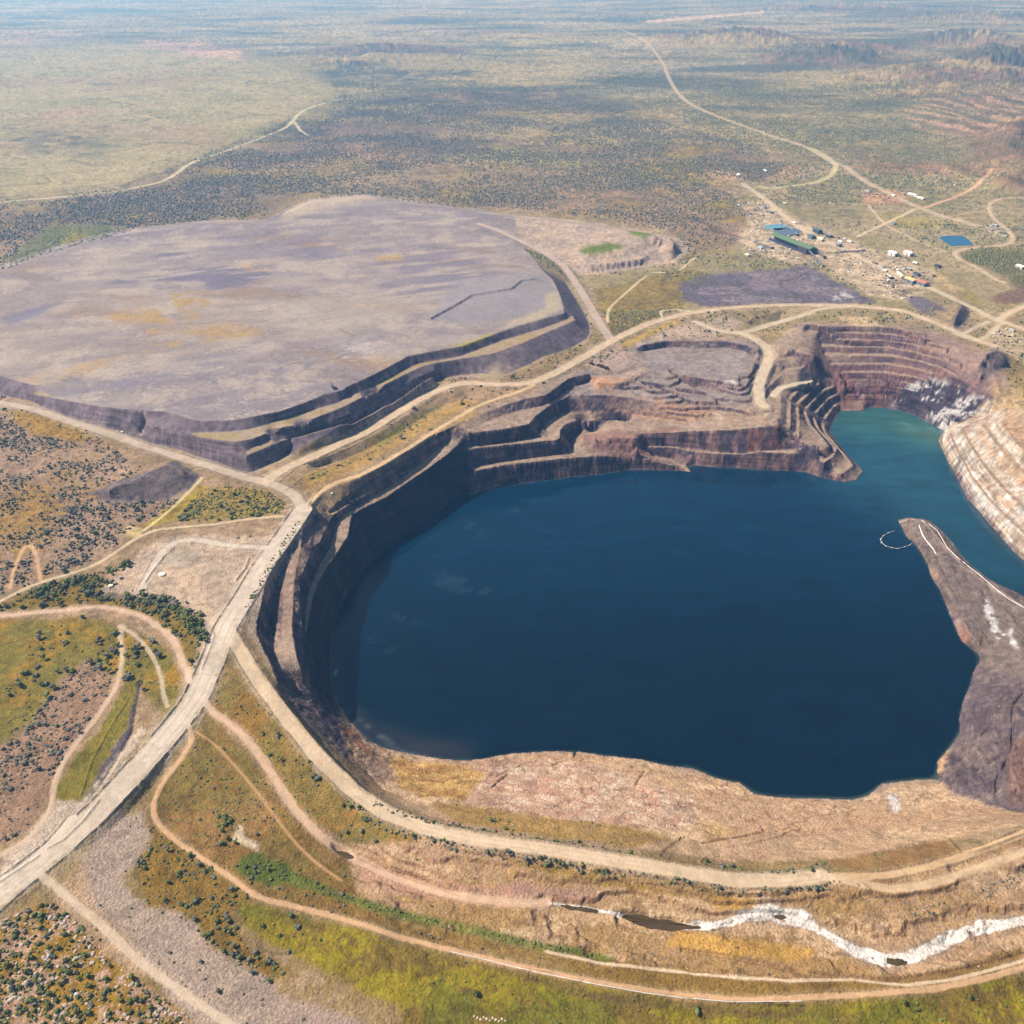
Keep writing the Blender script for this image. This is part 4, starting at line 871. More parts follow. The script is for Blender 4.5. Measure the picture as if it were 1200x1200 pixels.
# roads
ORDER = sorted(range(len(ROADS)), key=lambda k: ROADS[k][2])
names = ['ground', 'open_pit', 'tailings_dump', 'waste_rock_dump', 'causeway']
RLAB = {}
rid[PIT] = 1; rid[DUMP] = 2; rid[DUMP2 & ~DUMP] = 3
rid[P['causeway'] | P['southeast']] = 4
for k in ORDER:
    nm, px, w, c, rim = ROADS[k]; D = RD[k]
    e = (N8 - 0.5) * w * 0.55 + (N40 - 0.5) * w * 0.35
    m = sstep(w * 0.68, w * 0.36, D + e)
    tr = np.abs(((D / w) * 4.0 + 0.25) % 1.0 - 0.5)
    c = [min(255, x * 1.13) for x in c]; paint(m * (0.72 + 0.28 * N40 + 0.15 * (N8 - .5)), alb(*c), 0.95); paint(sstep(w * 1.3, w * .5, D + e * 1.6) * ns(0.4, 0.62, N40), alb(*c), 0.4)
    paint(m * sstep(0.25, 0.5, tr) * sstep(0.4, 0.6, N40), alb(*[x * 0.84 for x in c]), 0.7)
    if rim:
        paint(sstep(3.2, 1.2, np.abs(D - w * 0.5 - 1.8)) * (rimZ > 0.15), alb(*[x * 0.72 for x in c]), 0.6)
    kk = len(names); names.append(nm); RLAB[kk] = ROADL[k]; rid[D < w * 0.52] = kk
ROADM = anyroad
# fine grain everywhere
g1 = vnoise(GX32, GY32, 3.0, 501); g2 = vnoise(GX32, GY32, 1.4, 502)
dumpflat = dm * (1 - dface)
rdf = 1 - 0.55 * np.minimum(1, sum(sstep(q_[2] * .6, q_[2] * .4, d_) for q_, d_ in zip(ROADS, RD)))
C *= (1 + rdf * (0.42 * (0.6 * g1 + 0.4 * g2 - 0.5) + 0.5 * (vnoise(GX32, GY32, 7, 503) - 0.5) * sstep(500, 1400, GY32) * (1 - 0.75 * dumpflat) + (0.55 - 0.4 * dumpflat) * (N8 - 0.5) + (0.4 - 0.15 * dumpflat) * (N40 - 0.5)))[..., None]
for sc_, wd_, am_, m_ in ((340, .008, .13, dm), (150, .010, .10, dm), (700, .012, .35, f1 * (1 - blur(DUMP | DUMP2 | PIT, 3))), (260, .02, .22, f1 * (1 - blur(DUMP | DUMP2 | PIT, 3))), (45, .03, .3, nearslope), (70, .03, .22, (GY32 < 1300) * nat)):
    ck_ = sstep(wd_, wd_ * .3, np.abs(fbm(GX32 + 0.3 * GY32, GY32, sc_, 4, int(900 + sc_)) - 0.5))
    C *= (1 - am_ * ck_ * m_ * rdf)[..., None]
_l = (C @ np.array((.3, .5, .2), np.float32))[..., None]
C = _l + (C - _l) * 1.12
C = np.clip(C, 0.012, 0.88)

# ponds: level basins
POND = {'reservoir': ([(1098,277),(1128,275),(1142,287),(1115,288)], -0.4), 'plant_pond': ([(893,264),(912,262),(926,265),(915,270),(898,268)], 0), 'settling_pond': ([(907,268),(930,266),(940,271),(925,278),(908,274)], 0),
        'brown_pool': ([(655,1060),(690,1064),(708,1068),(700,1070),(670,1066)], 0), 'brown_pool2': ([(722,1072),(745,1068),(780,1076),(822,1082),(826,1087),(790,1089),(750,1084)], 0),
        'brown_pool3': ([(902,1073),(915,1070),(926,1074),(915,1078)], 0), 'brown_pool4': ([(1038,1122),(1055,1124),(1068,1127),(1052,1132),(1040,1128)], 0), 'brown_pool5': ([(385,989),(403,994),(420,1004),(405,1005)], 0)}
PONDZ = {}
for nm, (px, dz) in POND.items():
    if nm[0] == 'b':
        px = dens(close(px), 2.5)[:-1]; px = px + RNG.normal(0, .55, px.shape)
    q = hit(px); z0 = float(np.median(q[:, 2])) if nm[0] != 'b' else float(np.min(q[:, 2]))
    M = poly_xy(q[:, :2]); PONDZ[nm] = (q, z0)
    e = blur(M, 2)
    Z = np.where(e > 0.02, Z * (1 - np.minimum(1, e * 1.6)) + (z0 - 0.8) * np.minimum(1, e * 1.6), Z)

# ------------------------------------------------------------------ materials


class Mat:
    def __init__(self, name, rough=0.9, spec=0.2):
        self.m = bpy.data.materials.new(name); self.m.use_nodes = True
        self.nt = self.m.node_tree; self.b = self.nt.nodes['Principled BSDF']
        self.b.inputs['Roughness'].default_value = rough
        self.b.inputs['Specular IOR Level'].default_value = spec

    def n(self, t, **k):
        o = self.nt.nodes.new(t)
        for a, v in k.items():
            setattr(o, a, v)
        return o

    def l(self, a, b):
        self.nt.links.new(a, b)

    def noise(self, scale, detail=4, vec=None, sx=(1, 1, 1)):
        g = self.n('ShaderNodeNewGeometry'); mp = self.n('ShaderNodeMapping'); mp.inputs['Scale'].default_value = sx
        self.l(g.outputs['Position'], mp.inputs['Vector'])
        t = self.n('ShaderNodeTexNoise'); t.inputs['Scale'].default_value = scale; t.inputs['Detail'].default_value = detail
        self.l(mp.outputs[0], t.inputs['Vector'])
        return t.outputs['Fac']

    def ramp(self, fac, a, b, lo=0.3, hi=0.7):
        r = self.n('ShaderNodeMapRange'); r.inputs[1].default_value = lo; r.inputs[2].default_value = hi
        r.inputs[3].default_value = a; r.inputs[4].default_value = b
        self.l(fac, r.inputs[0])
        return r.outputs[0]

    def mul(self, a, b):
        x = self.n('ShaderNodeMath', operation='MULTIPLY')
        for k, v in enumerate((a, b)):
            if hasattr(v, 'links'):
                self.l(v, x.inputs[k])
            else:
                x.inputs[k].default_value = v
        return x.outputs[0]

    def tint(self, col, fac):
        v = self.n('ShaderNodeVectorMath', operation='SCALE')
        if hasattr(col, 'links'):
            self.l(col, v.inputs[0])
        else:
            v.inputs[0].default_value = col[:3]
        self.l(fac, v.inputs['Scale'])
        return v.outputs[0]


def earth(name, rough=1.0):
    k = Mat(name, 0.95, 0.08)
    a = k.n('ShaderNodeAttribute'); a.attribute_name = 'Col'
    g = k.n('ShaderNodeNewGeometry'); s = k.n('ShaderNodeSeparateXYZ'); k.l(g.outputs['True Normal'], s.inputs[0])
    steep = k.ramp(s.outputs['Z'], 1.0, 0.0, 0.55, 0.86)
    fine = k.ramp(k.noise(0.5, 6), 1 - 0.26 * rough, 1 + 0.26 * rough)
    streak = k.ramp(k.noise(0.22, 5, sx=(1, 1, 0.25)), 0.75, 1.25, 0.32, 0.68)
    beds = k.ramp(k.noise(0.11, 4, sx=(0.15, 0.15, 1.8)), 0.6, 1.4, 0.32, 0.68)
    mx = k.n('ShaderNodeMix'); k.l(steep, mx.inputs[0]); k.l(fine, mx.inputs[2]); k.l(k.mul(streak, beds), mx.inputs[3])
    k.l(k.tint(a.outputs['Color'], mx.outputs[0]), k.b.inputs['Base Color'])
    bp = k.n('ShaderNodeBump'); bp.inputs['Strength'].default_value = rough; bp.inputs['Distance'].default_value = 2.2
    k.l(k.noise(0.35, 6), bp.inputs['Height']); k.l(bp.outputs[0], k.b.inputs['Normal'])
    return k.m


def plainmat(name, col, rough=0.8, var=0.15, scale=0.5, spec=0.2, metal=0.0):
    k = Mat(name, rough, spec); k.b.inputs['Metallic'].default_value = metal
    k.l(k.tint(col, k.ramp(k.noise(scale, 5), 1 - var, 1 + var)), k.b.inputs['Base Color'])
    return k.m


EARTH = {n: earth(n, 0.3 if n == 'gravel' else (0.22 if n == 'tailings' else 1.0)) for n in ('bare_earth', 'pit_rock', 'tailings', 'waste_rock', 'gravel')}


def mesh_from(name, co, faces, mat, col=None, smooth=False, fcol=None):
    """vertices (n,3) and an (m,k) face array to one mesh object"""
    co = np.asarray(co, np.float32); faces = np.asarray(faces, np.int32)
    me = bpy.data.meshes.new(name); k = faces.shape[1]
    me.vertices.add(len(co)); me.vertices.foreach_set('co', co.ravel())
    me.loops.add(faces.size); me.loops.foreach_set('vertex_index', faces.ravel())
    me.polygons.add(len(faces)); me.polygons.foreach_set('loop_start', np.arange(0, faces.size, k, dtype=np.int32))
    if smooth:
        me.polygons.foreach_set('use_smooth', np.ones(len(faces), bool))
    if col is not None:
        at_ = me.attributes.new('Col', 'FLOAT_COLOR', 'POINT')
        at_.data.foreach_set('color', np.concatenate([col, np.ones((len(col), 1))], 1).astype(np.float32).ravel())
    if fcol is not None:
        at_ = me.attributes.new('Col', 'FLOAT_COLOR', 'FACE')
        at_.data.foreach_set('color', np.concatenate([fcol, np.ones((len(fcol), 1))], 1).astype(np.float32).ravel())
    me.update(calc_edges=True)
    me.materials.append(mat)
    o = bpy.data.objects.new(name, me); COL.objects.link(o)
    return o


def tag(o, label=None, cat=None, group=None, kind=None):
    if label: o['label'] = label
    if cat: o['category'] = cat
    if group: o['group'] = group
    if kind: o['kind'] = kind
    return o


# ------------------------------------------------------------------ the ground, cut into the pieces one would name
co_all = np.stack([GX, GY, Z], -1).reshape(-1, 3).astype(np.float32); col_all = C.reshape(-1, 3)
fr = rid[:-1, :-1].ravel()
base = (np.arange(NV - 1)[:, None] * NU + np.arange(NU - 1)[None, :]).ravel()
quads = np.stack([base + NU, base + NU + 1, base + 1, base], 1)
GLAB = {'ground': ('dry scrubland and bare earth spreading from the mine to the horizon', 'ground', 'bare_earth'),
        'open_pit': ('open pit with dark benched rock walls stepping down to the blue lake', 'open pit', 'pit_rock'),
        'tailings_dump': ('wide flat-topped grey tailings dump with dark terraced flanks', 'tailings dump', 'tailings'),
        'waste_rock_dump': ('smaller pale dump with two green grass patches on its top', 'dump', 'waste_rock'),
        'causeway': ('grey rock causeway with white salt streaks reaching into the lake', 'causeway', 'waste_rock')}
for k, nm in enumerate(names):
    q = quads[fr == k]
    if not len(q):
        continue
    used = np.unique(q); re = np.zeros(len(co_all), np.int32); re[used] = np.arange(len(used))
    o = mesh_from(nm, co_all[used], re[q], EARTH[GLAB[nm][2] if nm in GLAB else 'gravel'], col_all[used])
    if nm in GLAB:
        tag(o, GLAB[nm][0], GLAB[nm][1])
    elif k in RLAB:
        tag(o, RLAB[k], 'road')
    o['kind'] = 'structure'

# the land beyond the modelled sheet, out to the horizon and under the frame's sides
R_ = 70000.0
far_co = [(-R_, -3000, -40), (R_, -3000, -40), (R_, R_, -40), (-R_, R_, -40)]
fp = mesh_from('far_plain', far_co, [(0, 1, 2, 3)], plainmat('far_scrub', tuple(alb(150, 142, 108)), 0.95, 0.2, 0.002))
tag(fp, 'flat scrub plain reaching on to the horizon', 'plain', kind='structure')
_h0 = -190.0
me = fp.data
me.vertices.foreach_set('co', np.array([(x, y, _h0) for x, y, z in far_co], np.float32).ravel())

# ------------------------------------------------------------------ lake
px_u = np.arange(345, 1330, 2.5); px_v = np.arange(468, 950, 2.5)
LU, LV = np.meshgrid(px_u, px_v); LP = at(LU, LV, W)
lm = smp(lake.astype(float), *gi(LP[..., 0], LP[..., 1]))
lmB = np.zeros(lm.shape, bool); t_ = lm > 0.01
for dy in (-2, -1, 0, 1, 2):
    for dx in (-2, -1, 0, 1, 2):
        lmB |= np.roll(np.roll(t_, dy, 0), dx, 1)
edge = smp(blur(lake, 7), *gi(LP[..., 0], LP[..., 1])); edge2 = smp(blur(lake, 16), *gi(LP[..., 0], LP[..., 1]))


def soft(px, r):
    M = poly_xy(at(np.array(px, float)[:, 0], np.array(px, float)[:, 1], W))
    return smp(blur(M, r), *gi(LP[..., 0], LP[..., 1]))


wc = np.zeros(LU.shape + (3,)); wc[:] = (0.0002, 0.0075, 0.018)
wc[:] += np.array((0.0, 0.010, 0.025)) * sstep(800, 560, LV)[..., None]
wn = fbm(LP[..., 0], LP[..., 1], 90, 4, 601)


def wpaint(m, c):
    global wc
    wc = wc * (1 - m[..., None]) + np.array(c) * m[..., None]


wpaint(soft([(960,470),(1110,470),(1150,600),(1180,650),(1290,735),(1200,700),(1150,680),(1100,625),(1050,600),(960,560)], 30) * 0.9, (0.012, 0.06, 0.088))
wpaint(soft([(975,474),(1115,480),(1105,530),(1060,520),(1000,508),(970,505)], 14) * 0.9, (0.022, 0.095, 0.098))
wpaint(soft([(1050,480),(1115,500),(1108,530),(1080,520),(1050,500)], 8) * 0.5, (0.05, 0.12, 0.095))
wpaint(soft([(390,815),(440,850),(500,868),(560,878),(545,893),(480,890),(420,865),(390,835)], 9) * (0.15 + 0.4 * wn), (0.06, 0.05, 0.05))
wpaint(sstep(0.72, 0.5, edge) * (LV > 860) * (LU > 800) * 0.55, (0.06, 0.085, 0.06))
wpaint(sstep(0.62, 0.5, edge) * 0.35, (0.05, 0.085, 0.085))
# wind streaks and scum on the surface
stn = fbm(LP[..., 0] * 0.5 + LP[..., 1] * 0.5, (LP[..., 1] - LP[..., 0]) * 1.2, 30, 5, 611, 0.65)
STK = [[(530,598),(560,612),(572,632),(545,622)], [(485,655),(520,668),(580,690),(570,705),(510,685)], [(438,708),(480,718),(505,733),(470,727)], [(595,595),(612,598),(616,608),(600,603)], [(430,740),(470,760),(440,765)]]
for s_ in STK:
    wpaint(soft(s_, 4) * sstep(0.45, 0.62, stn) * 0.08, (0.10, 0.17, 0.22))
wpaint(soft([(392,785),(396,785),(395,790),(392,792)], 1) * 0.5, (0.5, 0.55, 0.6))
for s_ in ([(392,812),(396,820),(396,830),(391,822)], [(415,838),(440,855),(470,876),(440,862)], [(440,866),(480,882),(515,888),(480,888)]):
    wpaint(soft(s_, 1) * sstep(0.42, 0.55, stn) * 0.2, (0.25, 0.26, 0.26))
idx = -np.ones(lm.shape, int); keep = lmB; idx[keep] = np.arange(keep.sum())
qm = keep[:-1, :-1] & keep[1:, :-1] & keep[:-1, 1:] & keep[1:, 1:]
lf = np.stack([idx[1:, :-1][qm], idx[1:, 1:][qm], idx[:-1, 1:][qm], idx[:-1, :-1][qm]], 1)
kw = Mat('lake_water', 0.09, 0.5)
a_ = kw.n('ShaderNodeAttribute'); a_.attribute_name = 'Col'
kw.l(kw.tint(a_.outputs['Color'], kw.ramp(kw.noise(0.03, 6, sx=(.5, 1.4, 1)), 0.75, 1.25)), kw.b.inputs['Base Color'])
b_ = kw.n('ShaderNodeBump'); b_.inputs['Strength'].default_value = 0.1; b_.inputs['Distance'].default_value = 0.25
kw.l(kw.noise(0.1, 3, sx=(1, 0.6, 1)), b_.inputs['Height'])
kw.l(kw.ramp(kw.noise(0.008, 5, sx=(.6, 1.2, 1)), 0.05, 0.22), kw.b.inputs['Roughness']); kw.l(b_.outputs[0], kw.b.inputs['Normal'])
kw.b.inputs['IOR'].default_value = 1.33
o = mesh_from('lake', np.column_stack([LP[keep], np.full(keep.sum(), W)]), lf, kw.m, wc[keep])
tag(o, 'deep blue pit lake ringed by benched rock walls', 'lake', kind='structure')


def watermat(name, col, rough=0.1):
    k = Mat(name, rough, 0.5); k.b.inputs['IOR'].default_value = 1.33
    k.l(k.tint(col, k.ramp(k.noise(0.05, 3), 0.9, 1.1)), k.b.inputs['Base Color'])
    b = k.n('ShaderNodeBump'); b.inputs['Strength'].default_value = 0.2; b.inputs['Distance'].default_value = 0.1
    k.l(k.noise(0.4, 4), b.inputs['Height']); k.l(b.outputs[0], k.b.inputs['Normal'])
    return k.m


PM = {'reservoir': (0.006, 0.09, 0.2), 'plant_pond': (0.12, 0.28, 0.34), 'settling_pond': (0.09, 0.12, 0.17)}
PL = {'reservoir': 'bright blue rectangular reservoir with pale banks', 'plant_pond': 'turquoise pond behind the grey settling pond', 'settling_pond': 'grey-blue settling pond beside the long green shed',
      'brown_pool': 'small brown pool at the west end of the white salt stream', 'brown_pool2': 'long brown pool in the salt stream', 'brown_pool3': 'tiny brown pool at the first bend of the salt stream',
      'brown_pool4': 'brown pool at the lowest bend of the salt stream', 'brown_pool5': 'dark pool beside the washed-out gravel bank'}
for nm, (q, z0) in PONDZ.items():
    c0_ = q[:, :2].mean(0); pp = c0_ + (q[:, :2] - c0_) * 1.04
    n_ = len(pp)
    co = np.column_stack([pp, np.full(n_, z0 - 0.12)]); co = np.vstack([co, [[*c0_, z0 - 0.12]]])
    o = mesh_from(nm.rstrip('2345'), co, [(k, (k + 1) % n_, n_) for k in range(n_)], watermat(nm, PM.get(nm, (0.075, 0.05, 0.022))))
    tag(o, PL[nm], 'pond', kind='structure')

# ------------------------------------------------------------------ vegetation
HAZE = 6.0e-5


def ico(sub=0):
    t = (1 + 5 ** 0.5) / 2
    v = [(-1, t, 0), (1, t, 0), (-1, -t, 0), (1, -t, 0), (0, -1, t), (0, 1, t), (0, -1, -t), (0, 1, -t), (t, 0, -1), (t, 0, 1), (-t, 0, -1), (-t, 0, 1)]
    f = [(0,11,5),(0,5,1),(0,1,7),(0,7,10),(0,10,11),(1,5,9),(5,11,4),(11,10,2),(10,7,6),(7,1,8),(3,9,4),(3,4,2),(3,2,6),(3,6,8),(3,8,9),(4,9,5),(2,4,11),(6,2,10),(8,6,7),(9,8,1)]
    return np.array(v, float) / math.hypot(1, t), np.array(f)


IV, IF = ico()


def clump(n, seed, flat_=0.75):
    """a shrub: n jagged lumps of foliage round a centre, unit radius, base at z = 0"""
    r = np.random.default_rng(seed); V = []; Fc = []
    for k in range(n):
        a = r.uniform(0, 6.28); d = 0 if k == 0 else r.uniform(0.35, 0.62); s = r.uniform(0.62, 0.75) if k == 0 else r.uniform(0.34, 0.5)
        c = np.array([math.cos(a) * d, math.sin(a) * d, r.uniform(0.35, 0.75) * flat_])
        v = IV * r.uniform(0.7, 1.22, (12, 1)) * s * np.array([1, 1, flat_]) + c
        Fc.append(IF + 12 * len(V)); V.append(v)
    return np.vstack(V), np.vstack(Fc)


CL_NEAR = [clump(4, s) for s in range(6)]
CL_MID = [clump(2, 20 + s) for s in range(5)]
_a = np.linspace(0, 6.283, 6)[:-1]
CL_FAR = [(np.vstack([np.column_stack([np.cos(_a), np.sin(_a), np.zeros(5)]) * RNG.uniform(0.7, 1.1, (5, 1)), np.column_stack([np.cos(_a + .6) * .6, np.sin(_a + .6) * .6, np.full(5, .75)]) * RNG.uniform(0.8, 1.2, (5, 1)), [[0.1, 0, 1.05]]]),
           np.array([(k, (k + 1) % 5, 5 + k) for k in range(5)] + [((k + 1) % 5, 5 + (k + 1) % 5, 5 + k) for k in range(5)] + [(5 + k, 5 + (k + 1) % 5, 10) for k in range(5)])) for s in range(4)]

GREY = [(0.15, 0.15, 0.12), (0.12, 0.125, 0.095), (0.18, 0.17, 0.135), (0.095, 0.10, 0.08)]
GREEN = [(0.125, 0.145, 0.042), (0.1, 0.118, 0.036), (0.155, 0.172, 0.05), (0.14, 0.14, 0.065)]
MIX = GREY[:2] + GREEN[:3] + [(0.2, 0.175, 0.085)]
# zone, plants per 1000 m2, radius range, height/radius, palette, share that are trees, clumping
VEG = [('woodland', 5.6, 2.6, 4.6, 1.3, GREY + [(0.06, 0.075, 0.04), (0.16, 0.13, 0.1)], 0.8, 0.5), ('green0', 2.0, 2, 4, 1.1, MIX, 0.4, 0.4), ('triangle', 20, 1.8, 3.8, 1.1, MIX, 0.5, 0.3),
       ('scrub', 36, 1.2, 3.7, 1.25, GREY + [(0.06, 0.08, 0.04)], 0.6, 0.35), ('olive', 7, 1.2, 4.6, 1.2, GREEN + GREY[:1], 0.6, 0.55), ('rocky', 30, 1.0, 2.9, 1.1, GREY, 0.3, 0.3), ('creekside', 26, 1.8, 4.4, 1.25, GREEN + [(0.05, 0.065, 0.025)] * 2, 0.7, 0.4),
       ('triW', 26, 1.5, 3.8, 1.1, GREEN, 0.5, 0.5), ('orange', 8.5, 0.9, 2.4, 1.0, GREEN[:2] + GREY, 0.25, 0.35), ('orange2', 4.5, 0.9, 3.0, 1.1, GREEN + GREY[:2], 0.4, 0.6), ('low', 34, 1.0, 2.8, 1.1, MIX, 0.4, 0.3),
       ('bushhill', 42, 1.2, 3.0, 1.05, GREEN + [(0.075, 0.09, 0.035)], 0.3, 0.2), ('greenbank', 1.6, 1.2, 3.2, 1.0, GREEN, 0.3, 0.65), ('terrace', 0.8, 0.8, 1.9, 1.0, GREY + GREEN[:1], 0.1, 0.4), ('fan', 2.8, 0.7, 2.2, 1.0, GREY + GREEN, 0.2, 0.5),
       ('greenE', 12, 2.0, 4.2, 1.1, MIX, 0.5, 0.35), ('southgrass', 0.8, 1, 2.4, 1.0, GREEN, 0.3, 0.7), ('gold0', 7, 1.5, 3.2, 1.1, GREEN + GREY, 0.5, 0.5), ('tanpatch', 5, 0.9, 2.2, 1, GREY, 0.2, 0.4), ('lushW', 25, 1.2, 2.6, 1, GREEN, 0.2, 0.1)]
cl_n = fbm(GX32, GY32, 45, 3, 701); cl_w = fbm(GX32, GY32, 300, 4, 711)
clear = ((1 - blur(ROADM, 2)) > 0.75) & ~lake & (FACE < 0.6) & (UU > -220) & (UU < 1420) & (VV < 1260)
for nm_ in POND:
    clear &= blur(poly_xy(PONDZ[nm_][0][:, :2]), 2) < 0.05
clear &= ~(P['heapW'] | P['heapE'] | P['heapNE'])
zone_id = np.zeros((NV, NU), np.int8)
for k, z in enumerate(VEG):
    zone_id[P[z[0]]] = k + 1
inz = [zone_id == k + 1 for k in range(len(VEG))]
inz[0] &= ~(P['plantpad'] | P['padNE'])
VEG.append(('open plain', 2.4, 1.8, 4.6, 1.2, GREY + GREEN[:3], 0.6, 0.9)); inz.append((zone_id == 0) & (GY > 1700) & (GY < 8200) & ~PIT & ~DUMP & ~DUMP2 & ~P['plantpad'] & ~P['padNE'] & ~P['grassland'] & (hill < 60))
VEG.append(('grass plain', 0.05, 2.0, 4.0, 1.2, GREY, 0.6, 0.7)); inz.append(P['grassland'])


def near_line(px, w):
    Q = hit(dens(px, 6))[:, :2]; D = np.full((NV, NU), 1e3, np.float32)
    for a, b in zip(Q[:-1], Q[1:]):
        m = w + 4
        f2, g2 = gi(np.array([a[0] - m, a[0] + m, b[0] - m, b[0] + m] * 2), np.array([a[1] - m] * 2 + [b[1] - m] * 2 + [a[1] + m] * 2 + [b[1] + m] * 2))
        s = (slice(max(0, int(f2.min())), max(0, int(f2.max()) + 2)), slice(max(0, int(g2.min())), max(0, int(g2.max()) + 2)))
        X = GX[s]; Y = GY[s]; d = b - a; t = np.clip(((X - a[0]) * d[0] + (Y - a[1]) * d[1]) / (d @ d + 1e-6), 0, 1)
        D[s] = np.minimum(D[s], np.hypot(X - a[0] - t * d[0], Y - a[1] - t * d[1]))
    return D < w


HEDGE = [('ledge grove', [(572,952),(588,962),(603,974),(598,985)], 9, 17, 1.3, 2.9, GREEN[:2]), ('tree line', [(-20,720),(0,713),(17,703),(42,693),(67,687),(100,677),(133,670),(150,662)], 11, 32, 2.2, 4.4, GREEN[:2] + [(0.05, 0.065, 0.025)]),
         ('pad hedge', [(120,703),(150,704),(185,708),(215,722),(240,748),(232,765),(225,790)], 9, 34, 2.0, 4.0, GREEN),
         ('verge', [(440,943),(480,957),(520,966),(560,973),(620,981),(700,993),(740,1001)], 3.5, 55, 1.2, 2.5, GREY[:2] + GREEN[:2]),
         ('verge', [(400,935),(440,965),(480,980),(520,990),(600,1004),(700,1023),(780,1034),(860,1045),(940,1044),(1000,1034)], 4.0, 55, 1.2, 2.6, GREY + GREEN[:1]),
         ('verge', [(825,1011),(860,1018),(900,1022),(940,1019),(968,1012)], 3.5, 55, 1.2, 2.5, GREY[:2] + GREEN[:2]),
         ('verge', [(1005,1034),(1020,1046),(1035,1056)], 2.5, 55, 0.8, 1.5, GREY[:2]), ('verge', [(1035,1074),(1090,1068),(1130,1058),(1160,1045),(1200,1022)], 6, 38, 0.9, 1.8, GREY),
         ('verge', [(350,612),(338,632),(326,650),(312,672),(300,695),(290,712)], 5, 45, 1.2, 2.4, [(0.05, 0.065, 0.025)] + GREEN[:2]),
         ('gully scrub', [(345,1025),(370,1037),(400,1050),(430,1060),(520,1085),(600,1102),(700,1122)], 3.5, 50, 0.9, 2.0, GREEN), ('dump foot', [(330,573),(350,567),(400,548),(440,528),(480,505),(500,492)], 5, 26, 1.2, 2.6, GREEN),
         ('creek bank', [(245,800),(255,825),(290,835),(305,850),(310,880),(330,900),(348,930)], 7, 10, 1.2, 3.2, GREEN), ('pit edge', [(385,603),(410,585),(450,560),(480,541)], 5, 18, 0.9, 1.8, GREEN + [(0.14, 0.13, 0.04)]),
         ('creek bank', [(265,975),(268,990),(262,960)], 9, 16, 1.4, 3.2, GREEN[:2]), ('road foot', [(200,862),(190,880),(178,900),(168,915)], 6, 22, 1.0, 2.4, GREEN)]
for nm_, px_, w_, d_, r0_, r1_, pal_ in HEDGE:
    VEG.append((nm_, d_, r0_, r1_, 1.1, pal_, 0.4, 0.15)); inz.append(near_line(px_, w_))

PL_ = []
for k, (nm_, d_, r0_, r1_, hr_, pal_, tr_, clp_) in enumerate(VEG):
    m = inz[k] & clear
    if nm_ in ('verge', 'gully scrub'):
        m = inz[k] & ~lake
    cn = np.where(GY32 > 2500, cl_w, cl_n)[m]
    lam = d_ / 1000 * AREA[m] * np.clip(1 + clp_ * 12 * (cn - 0.5), 0, 4)
    n = RNG.poisson(lam); ii, jj = np.nonzero(m)
    i = np.repeat(ii, n); j = np.repeat(jj, n); N = len(i)
    if not N:
        continue
    fi = i + RNG.uniform(-.5, .5, N); fj = j + RNG.uniform(-.5, .5, N)
    x = smp(GX, fi, fj); y = smp(GY, fi, fj); zz = smp(Z, fi, fj)
    r = r0_ + (r1_ - r0_) * RNG.uniform(0, 1, N) ** 2.2 * RNG.uniform(.8, 1.25, N)
    pc = np.array(pal_)[RNG.integers(0, len(pal_), N)] * RNG.uniform(0.75, 1.3, (N, 1))
    PL_.append(np.column_stack([x, y, zz, r, r * hr_ * RNG.uniform(0.85, 1.2, N), pc, RNG.uniform(0, 1, N) < tr_, np.full(N, k)]))
PLANTS = np.vstack(PL_)
dist = np.sqrt(PLANTS[:, 0] ** 2 + PLANTS[:, 1] ** 2 + (PLANTS[:, 2] - H) ** 2)
pxx, pyy = proj(PLANTS[:, 0], PLANTS[:, 1], PLANTS[:, 2])
app = PLANTS[:, 3] / dist * ((pxx > 6) & (pxx < 1194) & (pyy > 6) & (pyy < 1190))
is_tree = PLANTS[:, 8] > 0.5
sel_t = np.argsort(-(app * is_tree))[:290]; sel_b = np.argsort(-(app * ~is_tree))[:290]
rest = np.ones(len(PLANTS), bool); rest[sel_t] = False; rest[sel_b] = False
print('plants', len(PLANTS), 'far', (dist > 2600).sum())


def foliage_mat(name):
    k = Mat(name, 0.9, 0.1)
    a = k.n('ShaderNodeAttribute'); a.attribute_name = 'Col'
    k.l(k.tint(a.outputs['Color'], k.ramp(k.noise(1.1, 4), 0.7, 1.35)), k.b.inputs['Base Color'])
    return k.m


FOL = foliage_mat('scrub_foliage')


def scatter(name, rows, forms):
    if not len(rows):
        return None
    Vs, Fs, Cs = [], [], []; off = 0; pick = RNG.integers(0, len(forms), len(rows))
    for k, (v, f) in enumerate(forms):
        R = rows[pick == k]; n = len(R)
        if not n:
            continue
        a = RNG.uniform(0, 6.283, n); ca, sa = np.cos(a)[:, None], np.sin(a)[:, None]
        e = RNG.uniform(0.8, 1.2, n)[:, None]
        X = (v[None, :, 0] * ca - v[None, :, 1] * sa) * R[:, 3:4] * e + R[:, 0:1]; Y = (v[None, :, 0] * sa + v[None, :, 1] * ca) * R[:, 3:4] / e + R[:, 1:2]
        ZZ = v[None, :, 2] * R[:, 4:5] + R[:, 2:3] - 0.12 * R[:, 4:5]
        Vs.append(np.stack([X, Y, ZZ], -1).reshape(-1, 3))
        Fs.append((f[None] + (np.arange(n) * len(v))[:, None, None]).reshape(-1, 3) + off); off += n * len(v)
        Cs.append((R[:, None, 5:8] * RNG.uniform(0.8, 1.2, (n, len(f), 1))).reshape(-1, 3))
    o = mesh_from(name, np.vstack(Vs), np.vstack(Fs), FOL, fcol=np.vstack(Cs)); o['kind'] = 'stuff'
    return o


